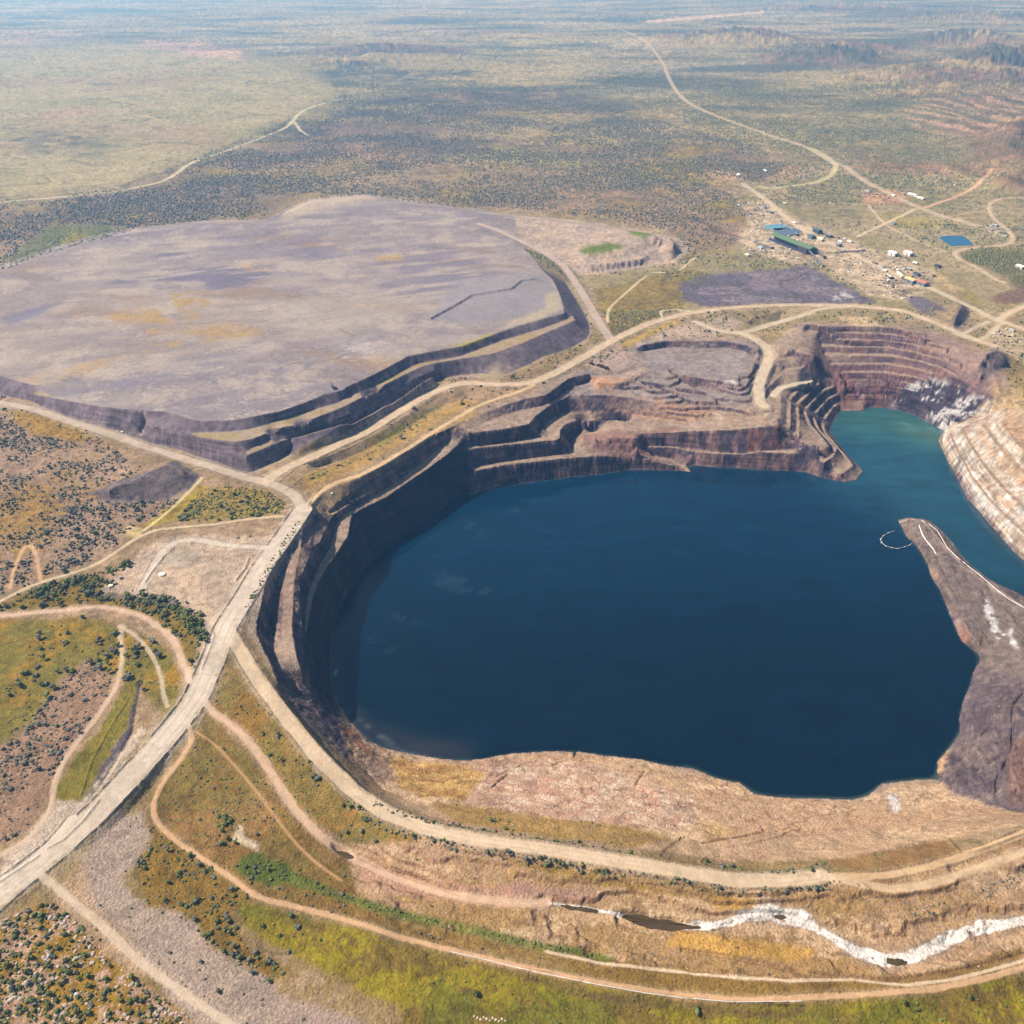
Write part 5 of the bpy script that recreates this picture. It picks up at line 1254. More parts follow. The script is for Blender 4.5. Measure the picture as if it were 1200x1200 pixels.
o = scatter('scrub', PLANTS[rest & (dist < 1500)], CL_NEAR); tag(o, 'low green and grey scrub scattered over the slopes round the lake', 'scrub')
o = scatter('bushland', PLANTS[rest & (dist >= 1500) & (dist < 2600)], CL_MID); tag(o, 'grey-green bushland on the flats beside the dump', 'bushland')
o = scatter('woodland', PLANTS[rest & (dist >= 2600)], CL_FAR); tag(o, 'open woodland of small dark trees spreading beyond the dump', 'woodland')

# --- single trees and shrubs: the ones that show largest


def leafmat(name, c):
    k = Mat(name, 0.85, 0.1)
    oi = k.n('ShaderNodeObjectInfo')
    k.l(k.tint(c, k.mul(k.ramp(k.noise(0.9, 5), 0.55, 1.5), k.ramp(oi.outputs['Random'], 0.75, 1.3, 0, 1))), k.b.inputs['Base Color'])
    return k.m


LEAF = [leafmat('leaf_green', (0.13, 0.152, 0.045)), leafmat('leaf_grey', (0.15, 0.15, 0.115)), leafmat('leaf_dark', (0.105, 0.122, 0.04))]
BARK = plainmat('bark', (0.16, 0.13, 0.1), 0.9, 0.3, 3)


def leafy(seed, n, zc, rz, size):
    """a crown of many small leaf sprays through an uneven volume, unit radius"""
    r = np.random.default_rng(seed); V = []; Fc = []
    lob = [(r.uniform(-.5, .5), r.uniform(-.5, .5), zc + r.uniform(-.35, .35) * rz, r.uniform(.4, .62)) for _ in range(6)]
    for k in range(n):
        l = lob[k % 6]; d = r.normal(size=3); d /= np.linalg.norm(d); c = np.array(l[:3]) + d * l[3] * r.uniform(.55, 1) * np.array([1, 1, rz])
        u = r.normal(size=3); u /= np.linalg.norm(u); w = np.cross(d, u); w /= np.linalg.norm(w) + 1e-6; u = np.cross(w, d); s = size * r.uniform(.6, 1.3)
        u = u + d * r.uniform(-.5, .5)
        i0 = len(V); V += [c - u * s - w * s * .6, c + u * s * .9 - w * s * .7, c + u * s + w * s * .6, c - u * s * .8 + w * s * .8, c + d * s * .7]
        Fc += [(i0, i0 + 1, i0 + 4), (i0 + 1, i0 + 2, i0 + 4), (i0 + 2, i0 + 3, i0 + 4), (i0 + 3, i0, i0 + 4)]
    return np.array(V), np.array(Fc)


def limb(V, Fc, a, b, r0, r1, n=6):
    a = np.array(a, float); b = np.array(b, float); d = b - a; d /= np.linalg.norm(d)
    u = np.cross(d, (0.3, 1, 0.2)); u /= np.linalg.norm(u); w = np.cross(d, u); i0 = len(V)
    for c, r in ((a, r0), (b, r1)):
        for k in range(n):
            t = 6.283 * k / n; V.append(c + (u * math.cos(t) + w * math.sin(t)) * r)
    for k in range(n):
        p, q = i0 + k, i0 + (k + 1) % n
        Fc += [(p, q, q + n), (p, q + n, p + n)]


def trunk_geo(seed):
    r = np.random.default_rng(seed); V, Fc = [], []
    limb(V, Fc, (0, 0, -0.15), (r.uniform(-.06, .06), r.uniform(-.06, .06), .55), .09, .06)
    for k in range(4):
        a = k * 1.57 + r.uniform(-.5, .5)
        limb(V, Fc, (0, 0, .45), (math.cos(a) * .5, math.sin(a) * .5, r.uniform(.9, 1.25)), .055, .02, 5)
    return np.array(V), np.array(Fc)


PLACE = {'ledge grove': 'in the small grove on the grassy ledge','woodland': 'in the woodland behind the dump', 'triangle': 'between the two dump roads', 'scrub': 'on the stony flat below the dump wall', 'olive': 'in the olive grass beside the haul road', 'rocky': 'on the stony slope beside the bright grass strip',
         'creekside': 'beside the sandy creek bed', 'triW': 'in the thicket above the gravel pad', 'orange': 'on the orange slope inside the dirt track', 'orange2': 'on the grassy slope beside the lake ring road', 'low': 'below the dirt track beside the pale gravel fan',
         'bushhill': 'among pale boulders on the bushy hill', 'greenbank': 'on the yellow-green bank below the dirt track', 'terrace': 'on the tan terraces by the salt stream', 'fan': 'on the pale gravel fan', 'tree line': 'in the dark tree line along the dry creek',
         'pad hedge': 'along the bank under the gravel pad', 'verge': 'along the ring road verge', 'gully scrub': 'in the green gully above the dirt track', 'creek bank': 'on the bank of the gravel wash', 'southgrass': 'on the grassy ledge above the pink rock',
         'gold0': 'in the golden grass beside the dump road', 'tanpatch': 'on the tan patch beside the gravel fan', 'lushW': 'in the lush green hollow', 'dump foot': 'under the foot of the dump road', 'pit edge': 'on the edge of the pit', 'road foot': 'under the haul road embankment'}


def copy_tree(o, parent=None):
    c = o.copy(); COL.objects.link(c)
    if parent: c.parent = parent
    for ch in list(o.children):
        copy_tree(ch, c)
    return c


protoT = []
for s in range(6):
    e = bpy.data.objects.new('tree', None); COL.objects.link(e); e.empty_display_size = 0.5
    v, f = leafy(100 + s, 190, 1.05, 0.75, 0.2); c = mesh_from('crown', v, f, LEAF[s % 3]); c.parent = e
    v, f = trunk_geo(100 + s); t = mesh_from('trunk', v, f, BARK); t.parent = e
    protoT.append(e)
protoB = [mesh_from('shrub', *leafy(200 + s, 150, 0.45, 0.7, 0.22), LEAF[s % 3]) for s in range(6)]
ADJ = ['leafy green', 'grey-green', 'dark green']
usedT, usedB = set(), set()
for kind, sel, protos, used in (('tree', sel_t, protoT, usedT), ('shrub', sel_b, protoB, usedB)):
    for i in sel:
        row = PLANTS[i]; zn = VEG[int(row[9])][0]
        g = row[6] / max(row[5], 1e-4); k = 1 if g < 1.08 else (2 if row[6] < 0.12 else 0)
        k += 3 * int(RNG.integers(0, 2))
        if k in used:
            o = copy_tree(protos[k])
        else:
            used.add(k); o = protos[k]
        o.location = (row[0], row[1], row[2]); o.rotation_euler = (0, 0, float(RNG.uniform(0, 6.28)))
        s = row[3] * 1.12; o.scale = (s, s * float(RNG.uniform(.85, 1.15)), row[4] * (0.85 if kind == 'tree' else 0.95))
        pl = PLACE.get(zn, 'on the open flat')
        tag(o, ADJ[k % 3] + ' ' + kind + ' ' + pl, kind, ADJ[k % 3] + ' ' + kind + 's ' + pl)
for kind, protos, used in (('t', protoT, usedT), ('b', protoB, usedB)):
    for k, p in enumerate(protos):
        if k not in used:
            for ch in list(p.children):
                bpy.data.objects.remove(ch)
            bpy.data.objects.remove(p)

# ------------------------------------------------------------------ built things


class MB:
    """collects boxes, prisms and tubes; build() links them as one mesh object"""

    def __init__(self):
        self.V = []; self.F = []

    def box(self, c, s, rz=0.0):
        i = len(self.V); ca, sa = math.cos(rz), math.sin(rz)
        for z in (-.5, .5):
            for x, y in ((-.5, -.5), (.5, -.5), (.5, .5), (-.5, .5)):
                X, Y = x * s[0], y * s[1]
                self.V.append((c[0] + X * ca - Y * sa, c[1] + X * sa + Y * ca, c[2] + z * s[2]))
        self.F += [(i, i + 3, i + 2, i + 1), (i + 4, i + 5, i + 6, i + 7), (i, i + 1, i + 5, i + 4), (i + 1, i + 2, i + 6, i + 5), (i + 2, i + 3, i + 7, i + 6), (i + 3, i, i + 4, i + 7)]
        return self

    def gable(self, L, Wd, z0, rise, th=0.5, over=0.6):
        """two roof slopes with a ridge along x"""
        l = L / 2 + over; w = Wd / 2 + over; zr = z0 + rise; ze = z0 - rise * over / (Wd / 2)
        for s in (-1, 1):
            i = len(self.V)
            for dz in (0, th):
                self.V += [(-l, s * w, ze + dz), (l, s * w, ze + dz), (l, 0, zr + dz), (-l, 0, zr + dz)]
            self.F += [(i, i + 3, i + 2, i + 1), (i + 4, i + 5, i + 6, i + 7), (i, i + 1, i + 5, i + 4), (i + 1, i + 2, i + 6, i + 5), (i + 3, i, i + 4, i + 7)]
        return self

    def cyl(self, c, r, h, n=16, r2=None, cap=True):
        i = len(self.V); r2 = r if r2 is None else r2
        for z, q in ((0, r), (h, r2)):
            for k in range(n):
                a = 6.28318 * k / n; self.V.append((c[0] + q * math.cos(a), c[1] + q * math.sin(a), c[2] + z))
        for k in range(n):
            self.F.append((i + k, i + (k + 1) % n, i + n + (k + 1) % n, i + n + k))
        if cap:
            self.V.append((c[0], c[1], c[2] + h)); t = len(self.V) - 1
            for k in range(n):
                self.F.append((i + n + k, i + n + (k + 1) % n, t, t))
        return self

    def tube(self, pts, r, n=7, closed=False):
        P_ = np.array(pts, float); i0 = len(self.V); m = len(P_)
        for k in range(m):
            d = P_[min(k + 1, m - 1)] - P_[max(k - 1, 0)]; d /= np.linalg.norm(d) + 1e-9
            u = np.cross(d, (0, 0, 1)); u /= np.linalg.norm(u) + 1e-9; w = np.cross(u, d)
            for q in range(n):
                a = 6.28318 * q / n; self.V.append(tuple(P_[k] + (u * math.cos(a) + w * math.sin(a)) * r))
        for k in range(m - 1):
            for q in range(n):
                a, b = i0 + k * n + q, i0 + k * n + (q + 1) % n
                self.F.append((a, b, b + n, a + n))
        return self

    def wheel(self, c, r, w, axis_y=True, n=14):
        i = len(self.V)
        for s in (-w / 2, w / 2):
            for k in range(n):
                a = 6.28318 * k / n
                self.V.append((c[0] + r * math.cos(a), c[1] + s, c[2] + r * math.sin(a)))
        for k in range(n):
            self.F.append((i + k, i + (k + 1) % n, i + n + (k + 1) % n, i + n + k))
        for o_ in (i, i + n):
            self.V.append((c[0], self.V[o_][1], c[2])); t = len(self.V) - 1
            for k in range(n):
                self.F.append((o_ + k, o_ + (k + 1) % n, t, t))
        return self

    def build(self, name, mat, parent=None):
        me = bpy.data.meshes.new(name)
        me.from_pydata([tuple(map(float, v)) for v in self.V], [], [tuple(dict.fromkeys(f)) for f in self.F]); me.update()
        me.materials.append(mat)
        o = bpy.data.objects.new(name, me); COL.objects.link(o)
        if parent: o.parent = parent
        return o


_pm = {}


def paintmat(c, rough=0.6, var=0.12, metal=0.0):
    k = (c, rough, metal)
    if k not in _pm:
        _pm[k] = plainmat('paint_%d' % len(_pm), c, rough, var, 0.4, 0.3, metal)
    return _pm[k]


WHITE = (0.72, 0.70, 0.66); CREAM = (0.62, 0.54, 0.42); DKBLUE = (0.04, 0.06, 0.11); DARK = (0.05, 0.05, 0.06); GREENR = (0.10, 0.17, 0.095); TEAL = (0.08, 0.15, 0.17); REDR = (0.45, 0.17, 0.12); YEL = (0.62, 0.46, 0.2); GREYR = (0.35, 0.36, 0.38); STEEL = (0.28, 0.29, 0.31); BLUEG = (0.16, 0.2, 0.27)
GLASS = paintmat((0.03, 0.035, 0.045), 0.2)


def thing(name, label, cat, px, rz=0.0, group=None, dz=-0.3):
    q = hit([px])[0]
    e = bpy.data.objects.new(name, None); COL.objects.link(e); e.location = (q[0], q[1], q[2] + dz); e.rotation_euler = (0, 0, rz)
    e.empty_display_size = 1
    return tag(e, label, cat, group)


def rot_of(a, b):
    p, q = hit([a, b])
    return math.atan2(q[1] - p[1], q[0] - p[0]), math.hypot(q[0] - p[0], q[1] - p[1])


def shed(name, label, px, L_, W_, H_, rz, wall, roof, cat='building', rise=None, group=None, bays=3, sink=1.0):
    e = thing(name, label, cat, px, rz, group)
    MB().box((0, 0, H_ / 2 - sink / 2), (L_, W_, H_ + sink)).build('wall', paintmat(wall), e)
    rise = W_ * 0.16 if rise is None else rise
    r = MB().gable(L_, W_, H_, rise)
    for s in (-1, 1):                                        # gable ends
        i = len(r.V); x = s * (L_ / 2 - 0.05)
        r.V += [(x, -W_ / 2, H_), (x, W_ / 2, H_), (x, 0, H_ + rise)]; r.F.append((i, i + 1, i + 2, i + 2))
    ro = r.build('roof', paintmat(roof, 0.5), e)
    MB().box((0, 0, H_ + rise + 0.75), (L_ * 0.7, 1.0, 0.6)).build('ridge_vent', paintmat(roof, 0.5), ro)
    dw = min(5.0, L_ * .25)
    MB().box((L_ * 0.1, -W_ / 2 - 0.06, H_ * 0.36), (dw, 0.16, H_ * 0.72)).build('door', paintmat((0.07, 0.07, 0.08)), e)
    MB().box((L_ / 2 + 0.06, 0, H_ * 0.38), (0.16, W_ * .4, H_ * 0.7)).build('door', paintmat((0.06, 0.06, 0.075)), e)
    for k in range(bays):
        x = -L_ / 2 + (k + 0.5) * L_ * 0.5 / bays
        MB().box((x, -W_ / 2 - 0.05, H_ * 0.62), (L_ * 0.09 + .5, 0.14, H_ * 0.18)).build('window', GLASS, e)
    return e


R0, _ = rot_of((905, 275), (958, 300)); R1, _ = rot_of((1040, 318), (1090, 337))
# the long green plant shed
_rz, _L = rot_of((907, 279), (952, 297))
e = thing('plant_shed', 'long green-roofed processing shed with an open dark south side', 'building', (929, 289), _rz)
MB().box((0, 9, 7.5), (_L, 0.8, 17)).box((0, -2, 5), (_L, 0.8, 12)).build('wall', paintmat((0.12, 0.13, 0.13)), e)
g_ = MB().gable(_L, 34, 17, 6.5)
for s in (-1, 1):
    i = len(g_.V); g_.V += [(s * _L / 2, -17, 17), (s * _L / 2, 17, 17), (s * _L / 2, 0, 23.5)]; g_.F.append((i, i + 1, i + 2, i + 2))
g_ = g_.build('roof', paintmat(GREENR, 0.55), e)
m = MB()
for k in range(14):
    m.box((-_L / 2 + 6 + k * (_L - 12) / 13, 0, 24.2), (3.2, 2.2, 1.4))
m.build('ridge_vent', paintmat((0.16, 0.23, 0.15)), g_)
for k in range(9):
    x = -_L / 2 + 1 + k * (_L - 2) / 8
    MB().box((x, -16, 7.8), (0.9, 0.9, 18)).build('column', paintmat((0.1, 0.12, 0.11)), e)
MB().box((-_L * .1, -21, 6), (_L * .75, 8, 0.5)).box((-_L * .1, -24, 2.5), (_L * .75, .5, 7)).build('lean_to', paintmat(DKBLUE), e)
MB().box((_L * .38, -10, 9), (_L * .22, 26, 18)).build('end_house', paintmat(DARK), e)


def conveyor(label, a, b, za, zb, w=4.0):
    p, q = hit([a, b]); e = bpy.data.objects.new('conveyor', None); COL.objects.link(e); e.location = p
    d = q[:2] - p[:2]; L_ = math.hypot(*d); e.rotation_euler = (0, 0, math.atan2(d[1], d[0])); tag(e, label, 'conveyor')
    dzq = q[2] - p[2]
    m = MB(); h = 3.0; i = 0
    m.V = [(0, -w / 2, za), (0, w / 2, za), (0, w / 2, za + h), (0, -w / 2, za + h), (L_, -w / 2, zb + dzq), (L_, w / 2, zb + dzq), (L_, w / 2, zb + dzq + h), (L_, -w / 2, zb + dzq + h)]
    m.F = [(0, 1, 2, 3), (4, 7, 6, 5), (0, 4, 5, 1), (1, 5, 6, 2), (2, 6, 7, 3), (3, 7, 4, 0)]
    m.build('gallery', paintmat((0.16, 0.16, 0.19), 0.5), e)
    for k in range(1, 5):
        t = k / 5; z = za + (zb + dzq - za) * t
        if z > 1.5:
            MB().tube([(L_ * t, -w / 2 - 1.2, dzq * t - 1), (L_ * t, 0, z)], 0.35, 5).tube([(L_ * t, w / 2 + 1.2, dzq * t - 1), (L_ * t, 0, z)], 0.35, 5).build('trestle', paintmat(STEEL), e)
    MB().box((L_ + 1, 0, (zb + dzq) / 2 + 1), (6, 7, zb + 6)).build('transfer_house', paintmat(DARK), e)


conveyor('dark conveyor running from the green shed down towards the stockpile', (946, 297), (965, 313), 12, 2)
conveyor('short steep conveyor behind the green shed end', (950, 292), (966, 303), 13, 4, 5)
conveyor('low conveyor crossing the yard beside the long dark wall', (978, 297), (1012, 295), 2.5, 2.5, 3)
conveyor('thin conveyor between the grey shed and the thickener tanks', (884, 287), (905, 292), 6, 3, 3)

BL = [('office_building', 'white flat office with a dark open front west of the green shed', (892, 292), 22, 16, 7, R0, WHITE, GREYR), ('workshop', 'dark blue workshop with a row of tall bays by the plant road', (958, 273), 36, 16, 12, R0, DKBLUE, (0.09, 0.11, 0.16)),
      ('workshop', 'teal-roofed workshop beside the settling pond', (951, 279), 26, 18, 9, R0, BLUEG, TEAL), ('warehouse', 'cream-roofed warehouse amid the plant yard', (962, 282), 26, 14, 7, R0, CREAM, (0.7, 0.66, 0.55)),
      ('workshop', 'dark shed at the end of the plant row by the road', (972, 278), 24, 12, 8, R0, DARK, BLUEG), ('substation_building', 'small slate-roofed building on the pale pad at the bush edge', (895, 244), 24, 12, 5, R0, WHITE, BLUEG),
      ('store_shed', 'small teal shed on the pale pad near the road bend', (904, 250), 14, 11, 5, R0, BLUEG, TEAL), ('store_shed', 'pale store shed among the trees at the pad corner', (866, 241), 18, 10, 4, R0, WHITE, GREYR),
      ('plant_office', 'white-roofed plant office between the pond and the road', (931, 262), 20, 9, 4, R0, CREAM, WHITE), ('pump_house', 'dark pump house behind the grey settling pond', (933, 276), 18, 9, 7, R0, DARK, BLUEG),
      ('gatehouse', 'long white roof beside the bend of the plant road', (920, 239), 22, 8, 4, R0, CREAM, (0.62, 0.56, 0.5)), ('vehicle_shed', 'white gabled shed with dark open front nearest the long dark wall', (1047, 299), 32, 20, 9, R1, WHITE, (0.82, 0.8, 0.78)),
      ('vehicle_shed', 'white gabled shed with dark open front beside the red yard', (1065, 299), 30, 20, 9, R1, WHITE, (0.84, 0.8, 0.76)), ('store_shed', 'low white shed alone at the yard end', (1073, 309), 18, 10, 4, R1, WHITE, WHITE),
      ('camp_hut', 'grey-roofed hut at the camp corner', (1033, 314), 16, 10, 4, R1, WHITE, GREYR), ('camp_hut', 'white-roofed hut beside the camp track', (1037, 318), 16, 9, 4, R1, CREAM, WHITE),
      ('camp_block', 'long dark-fronted block in the camp centre', (1042, 325), 34, 9, 6, R1 - .25, DARK, (0.5, 0.47, 0.38)), ('long_store', 'long cream-roofed store running beside the camp road', (1055, 323), 50, 9, 5, R1 - .4, CREAM, (0.78, 0.7, 0.58)),
      ('canteen', 'white-ended hall with a yellow roof', (1067, 331), 38, 20, 10, R1, BLUEG, YEL), ('sheds_hall', 'blue-fronted hall with a red roof', (1081, 334), 34, 20, 9, R1, BLUEG, REDR),
      ('pump_house', 'dark blue box building across the road from the yellow hall', (1074, 323), 20, 12, 7, R1, BLUEG, DKBLUE), ('store_shed', 'dark low shed beside the plant road', (1065, 316), 22, 8, 4, R1, DARK, GREYR),
      ('pump_house', 'dark hut in the green strip beside the road', (1099, 313), 18, 12, 6, R1, DARK, (0.05, 0.06, 0.06)), ('store_shed', 'white hut on the red pad beside the airstrip road', (1047, 230), 18, 12, 4, R1, WHITE, WHITE),
      ('store_shed', 'grey hut at the far edge of the red pad', (1017, 225), 26, 14, 5, R1, WHITE, GREYR), ('accommodation_block', 'long pale block beyond the red pad', (1070, 229), 50, 16, 5, R1, WHITE, (0.6, 0.58, 0.6)),
      ('accommodation_block', 'white block in the row beyond the red pad', (1079, 233), 38, 14, 5, R1, WHITE, WHITE), ('store_shed', 'white shed on the orange clearing near the loop road', (897, 201), 28, 12, 5, R0, WHITE, WHITE),
      ('store_shed', 'white shed beside the track through the dark trees', (866, 206), 22, 14, 6, R0, WHITE, (0.8, 0.8, 0.82)), ('pump_house', 'small grey pump house where two tracks cross', (1047, 263), 18, 12, 5, R1, GREYR, BLUEG),
      ('store_shed', 'grey shed on the pale clearing beyond the reservoir', (1166, 265), 22, 12, 5, R1, GREYR, GREYR), ('house', 'white-roofed house in the green trees east of the road', (1196, 314), 26, 18, 6, R1, CREAM, (0.82, 0.74, 0.68)),
      ('container_store', 'white container store in the plant yard nearest the road', (985, 284), 18, 8, 4, R0, WHITE, WHITE), ('container_store', 'cream store beside the machine rows', (996, 284), 20, 9, 4, R0, CREAM, WHITE),
      ('crusher_house', 'dark crusher house in the plant yard', (983, 289), 16, 12, 10, R0, (0.2, 0.2, 0.22), STEEL), ('store_shed', 'small shed in the wreck yard east of the pit', (1186, 388), 14, 9, 4, R1, WHITE, GREYR),
      ('store_shed', 'cream tank shed below the green shed in the bushes', (876, 300), 20, 12, 5, R0, CREAM, (0.7, 0.62, 0.5)), ('store_shed', 'brown shed in the camp by the dirt apron', (1025, 309), 18, 8, 4, R1, (0.2, 0.13, 0.1), (0.22, 0.15, 0.12))]
for nm, lb, px, a, b, c, rz, w, r in BL:
    shed(nm, lb, px, a, b, c, rz, w, r)


def tank(name, label, px, r, h, c, dome=0.12, group=None):
    e = thing(name, label, 'tank', px, 0, group)
    MB().cyl((0, 0, -0.5), r, h + .5, 24, cap=False).build('shell', paintmat(c), e)
    MB().cyl((0, 0, h), r * 1.01, r * dome, 24, r * 0.15).build('roof', paintmat(tuple(min(.85, x * 1.08) for x in c)), e)
    m = MB()
    for k in range(8):
        m.box((r + .2, 0, 0.3 + k * h / 8), (0.25, .7, .12))
    m.tube([(r + .2, -.35, -.3), (r + .2, -.35, h + .8)], .06, 4).tube([(r + .2, .35, -.3), (r + .2, .35, h + .8)], .06, 4).build('ladder', paintmat(STEEL), e)


tank('water_tank', 'round cream water tank at the pointed corner of the gravel pad', (130, 687), 3.6, 2.6, (0.74, 0.66, 0.52))
tank('water_tank', 'round pale tank in the middle of the gravel pad', (190, 674), 5.0, 3.0, (0.76, 0.72, 0.58))
tank('water_tank', 'small white tank beside the bench road above the west wall', (389, 579), 1.8, 2.4, WHITE)
for px, lb in (((899, 283), 'grey thickener tank nearest the green shed'), ((884, 283), 'grey thickener tank at the bush edge'), ((968, 270), 'small steel tank between the two dark sheds'), ((990, 280), 'white tank beside the plant road'), ((1052, 317), 'white tank in the camp yard'), ((1041, 329), 'small white tank below the camp block'), ((989, 294), 'steel tank beside the low yard conveyor')):
    tank('process_tank', lb, px, 6.5 if 'thick' in lb else 4.5, 4, GREYR if 'grey' in lb or 'steel' in lb else WHITE)


def dump_truck(label, px, rz, body=(0.16, 0.07, 0.05)):
    e = thing('dump_truck', label, 'truck', px, rz, None, 0)
    MB().box((0, 0, 1.9), (9.0, 3.2, 1.0)).box((3.6, 0, 2.6), (2.6, 4.2, 1.6)).build('chassis', paintmat(body), e)
    MB().box((3.2, 1.0, 4.4), (1.8, 2.0, 2.2)).build('cab', paintmat(tuple(x * 1.3 for x in body)), e)
    MB().box((3.25, 1.0, 4.9), (1.95, 1.7, .9)).build('window', GLASS, e)
    m = MB(); m.V = [(-5.5, -2.8, 3.0), (1.8, -2.8, 3.4), (1.8, 2.8, 3.4), (-5.5, 2.8, 3.0), (-6.2, -3, 5.4), (2.4, -3, 6.2), (2.4, 3, 6.2), (-6.2, 3, 5.4), (4.8, -3, 6.3), (4.8, 3, 6.3)]
    m.F = [(0, 3, 2, 1), (0, 1, 5, 4), (2, 3, 7, 6), (1, 2, 6, 5), (5, 6, 9, 8)]
    m.build('tray', paintmat(tuple(x * .85 for x in body)), e)
    for x in (-3.0, 3.2):
        for y in (-2.2, 2.2):
            w = MB().wheel((x, y, 1.5), 1.5, 1.3).build('wheel', paintmat((0.03, 0.03, 0.03)), e)
            MB().wheel((x, y + (.7 if y > 0 else -.7), 1.5), .7, .1).build('rim', paintmat((0.15, 0.12, 0.1)), w)


for k, (px, lb) in enumerate((((693, 427), 'rusty mine truck parked apart from the row of three'), ((702, 429.5), 'rusty mine truck nearest the lone one in the row of three'), ((706, 431), 'middle rusty mine truck of the row of three'), ((711, 433), 'dark mine truck nearest the pit at the end of the row of three'))):
    dump_truck(lb, px, R0 + 0.6 + .1 * k, (0.16, 0.07, 0.05) if k < 3 else (0.06, 0.06, 0.075))


def excavator(label, px, rz, c=(0.08, 0.075, 0.08), s=1.0):
    e = thing('excavator', label, 'excavator', px, rz, None, 0); e.scale = (s, s, s)
    for y in (-1.7, 1.7):
        MB().box((0, y, .55), (5.2, .9, 1.1)).box((0, y, .55), (6.0, .8, .6)).build('track', paintmat((0.04, 0.04, 0.04)), e)
    b = MB().box((-.6, 0, 2.0), (4.4, 3.6, 1.6)).box((-2.3, 0, 2.4), (1.2, 3.4, 2.0)).build('body', paintmat(c), e)
    MB().box((1.0, 1.1, 2.7), (1.7, 1.3, 1.9)).build('cab', paintmat(tuple(x * 1.6 for x in c)), e)
    MB().tube([(1.2, -.2, 2.2), (4.2, -.2, 5.6)], .42, 6).tube([(4.2, -.2, 5.6), (7.2, -.2, 3.8)], .36, 6).tube([(7.2, -.2, 3.8), (7.6, -.2, 1.2)], .28, 6).build('boom', paintmat(c), e)
    MB().box((7.2, -.2, .8), (1.4, 1.7, 1.2)).build('bucket', paintmat((0.06, 0.055, 0.05)), e)


excavator('dark excavator parked on the bench road above the west wall', (434, 539), 0.4)
excavator('dark wrecked shovel at the edge of the tailings dump', (392, 456), 2.2, (0.05, 0.05, 0.06), 1.7)
excavator('dark loader parked on the outer edge of the gravel pad', (190, 699), 0.3, (0.05, 0.045, 0.05), .9)
excavator('small digger standing alone farther up the bench road', (449, 538), 2.0, (0.1, 0.08, 0.07), .7)


def truck(name, label, px, rz, c, L_=6.0, Wd=2.3, Hh=2.6, cat='truck', group=None):
    e = thing(name, label, cat, px, rz, group, 0)
    MB().box((0, 0, .8), (L_, Wd * .9, .4)).build('chassis', paintmat((0.06, 0.06, 0.06)), e)
    MB().box((L_ * .36, 0, 1.0 + Hh * .3), (L_ * .26, Wd, Hh * .68)).build('cab', paintmat(c), e)
    MB().box((L_ * .40, 0, 1.0 + Hh * .45), (L_ * .2, Wd * 1.02, Hh * .22)).build('window', GLASS, e)
    MB().box((-L_ * .15, 0, 1.0 + Hh * .42), (L_ * .66, Wd * 1.02, Hh * .85)).build('body', paintmat(c), e)
    for x in (-L_ * .3, L_ * .34):
        for y in (-Wd * .46, Wd * .46):
            MB().wheel((x, y, .5), .5, .35).build('wheel', paintmat((0.03, 0.03, 0.03)), e)


for px, lb, c, L_, rz in (((143, 507), 'white truck under the dump wall beside the dump road', WHITE, 7, 2.6), ((142, 678), 'grey box truck near the cream tank on the gravel pad', (0.32, 0.33, 0.36), 6, .8), ((152, 620.5), 'dark truck parked on the pale ring bund', (0.07, 0.07, 0.08), 6, .3), ((397, 546), 'rusty red truck at the foot of the dump road', (0.22, 0.07, 0.05), 8, .5),
                          ((366, 561), 'dark truck beside the bench road junction', (0.09, 0.08, 0.08), 6, .6), ((219, 707), 'dark truck on the pad edge above the green hedge', (0.07, 0.07, 0.07), 6, 2.2), ((1123, 290), 'white truck below the reservoir bank', WHITE, 9, .2), ((1168, 269), 'dark truck on the pale clearing beyond the reservoir', DARK, 12, 1.8),
                          ((1054, 303), 'white truck parked in the red yard', WHITE, 9, .4), ((1047, 326), 'white truck behind the dark camp block', WHITE, 9, .9), ((1058, 327), 'dark truck beside the long cream store', DARK, 10, .4), ((960, 287), 'white truck in the plant yard beside the cream warehouse', WHITE, 9, .4), ((978, 285), 'white lorry by the machine rows', WHITE, 11, 1.2), ((926, 265), 'white lorry by the turquoise pond', WHITE, 10, .1),
                          ((1180, 386), 'white lorry in the wreck yard east of the pit', WHITE, 9, .5), ((1176, 394), 'rust-red wreck in the wreck yard east of the pit', (0.2, 0.08, 0.06), 9, 1.3), ((1183, 395), 'dark wreck at the edge of the wreck yard', DARK, 9, .1)):
    truck('truck', lb, px, rz, c, L_)


def drill(label, px, rz):
    e = thing('drill_rig', label, 'drill rig', px, rz, None, 0)
    for y in (-1.1, 1.1):
        MB().box((0, y, .4), (4, .6, .8)).build('track', paintmat((0.04, 0.04, 0.04)), e)
    MB().box((-.3, 0, 1.5), (3.6, 2.2, 1.4)).build('body', paintmat((0.12, 0.1, 0.08)), e)
    MB().box((2.1, 0, 3.6), (.6, .8, 6.4)).build('mast', paintmat((0.06, 0.055, 0.05)), e)


drill('dark drill rig at the pad edge nearer the haul road', (293, 629), 0.5); drill('dark drill rig on the pad edge by the gravel road', (279, 631), 0.2)

# pipe along the causeway, floating boom at its tip


def gpts(px, dz):
    q = hit(dens(px, 3)); q[:, 2] += dz
    return q


def pipe(name, label, px, r, dz, mat, cat='pipe'):
    o = MB().tube(gpts(px, dz), r, 8).build(name, mat); return tag(o, label, cat)


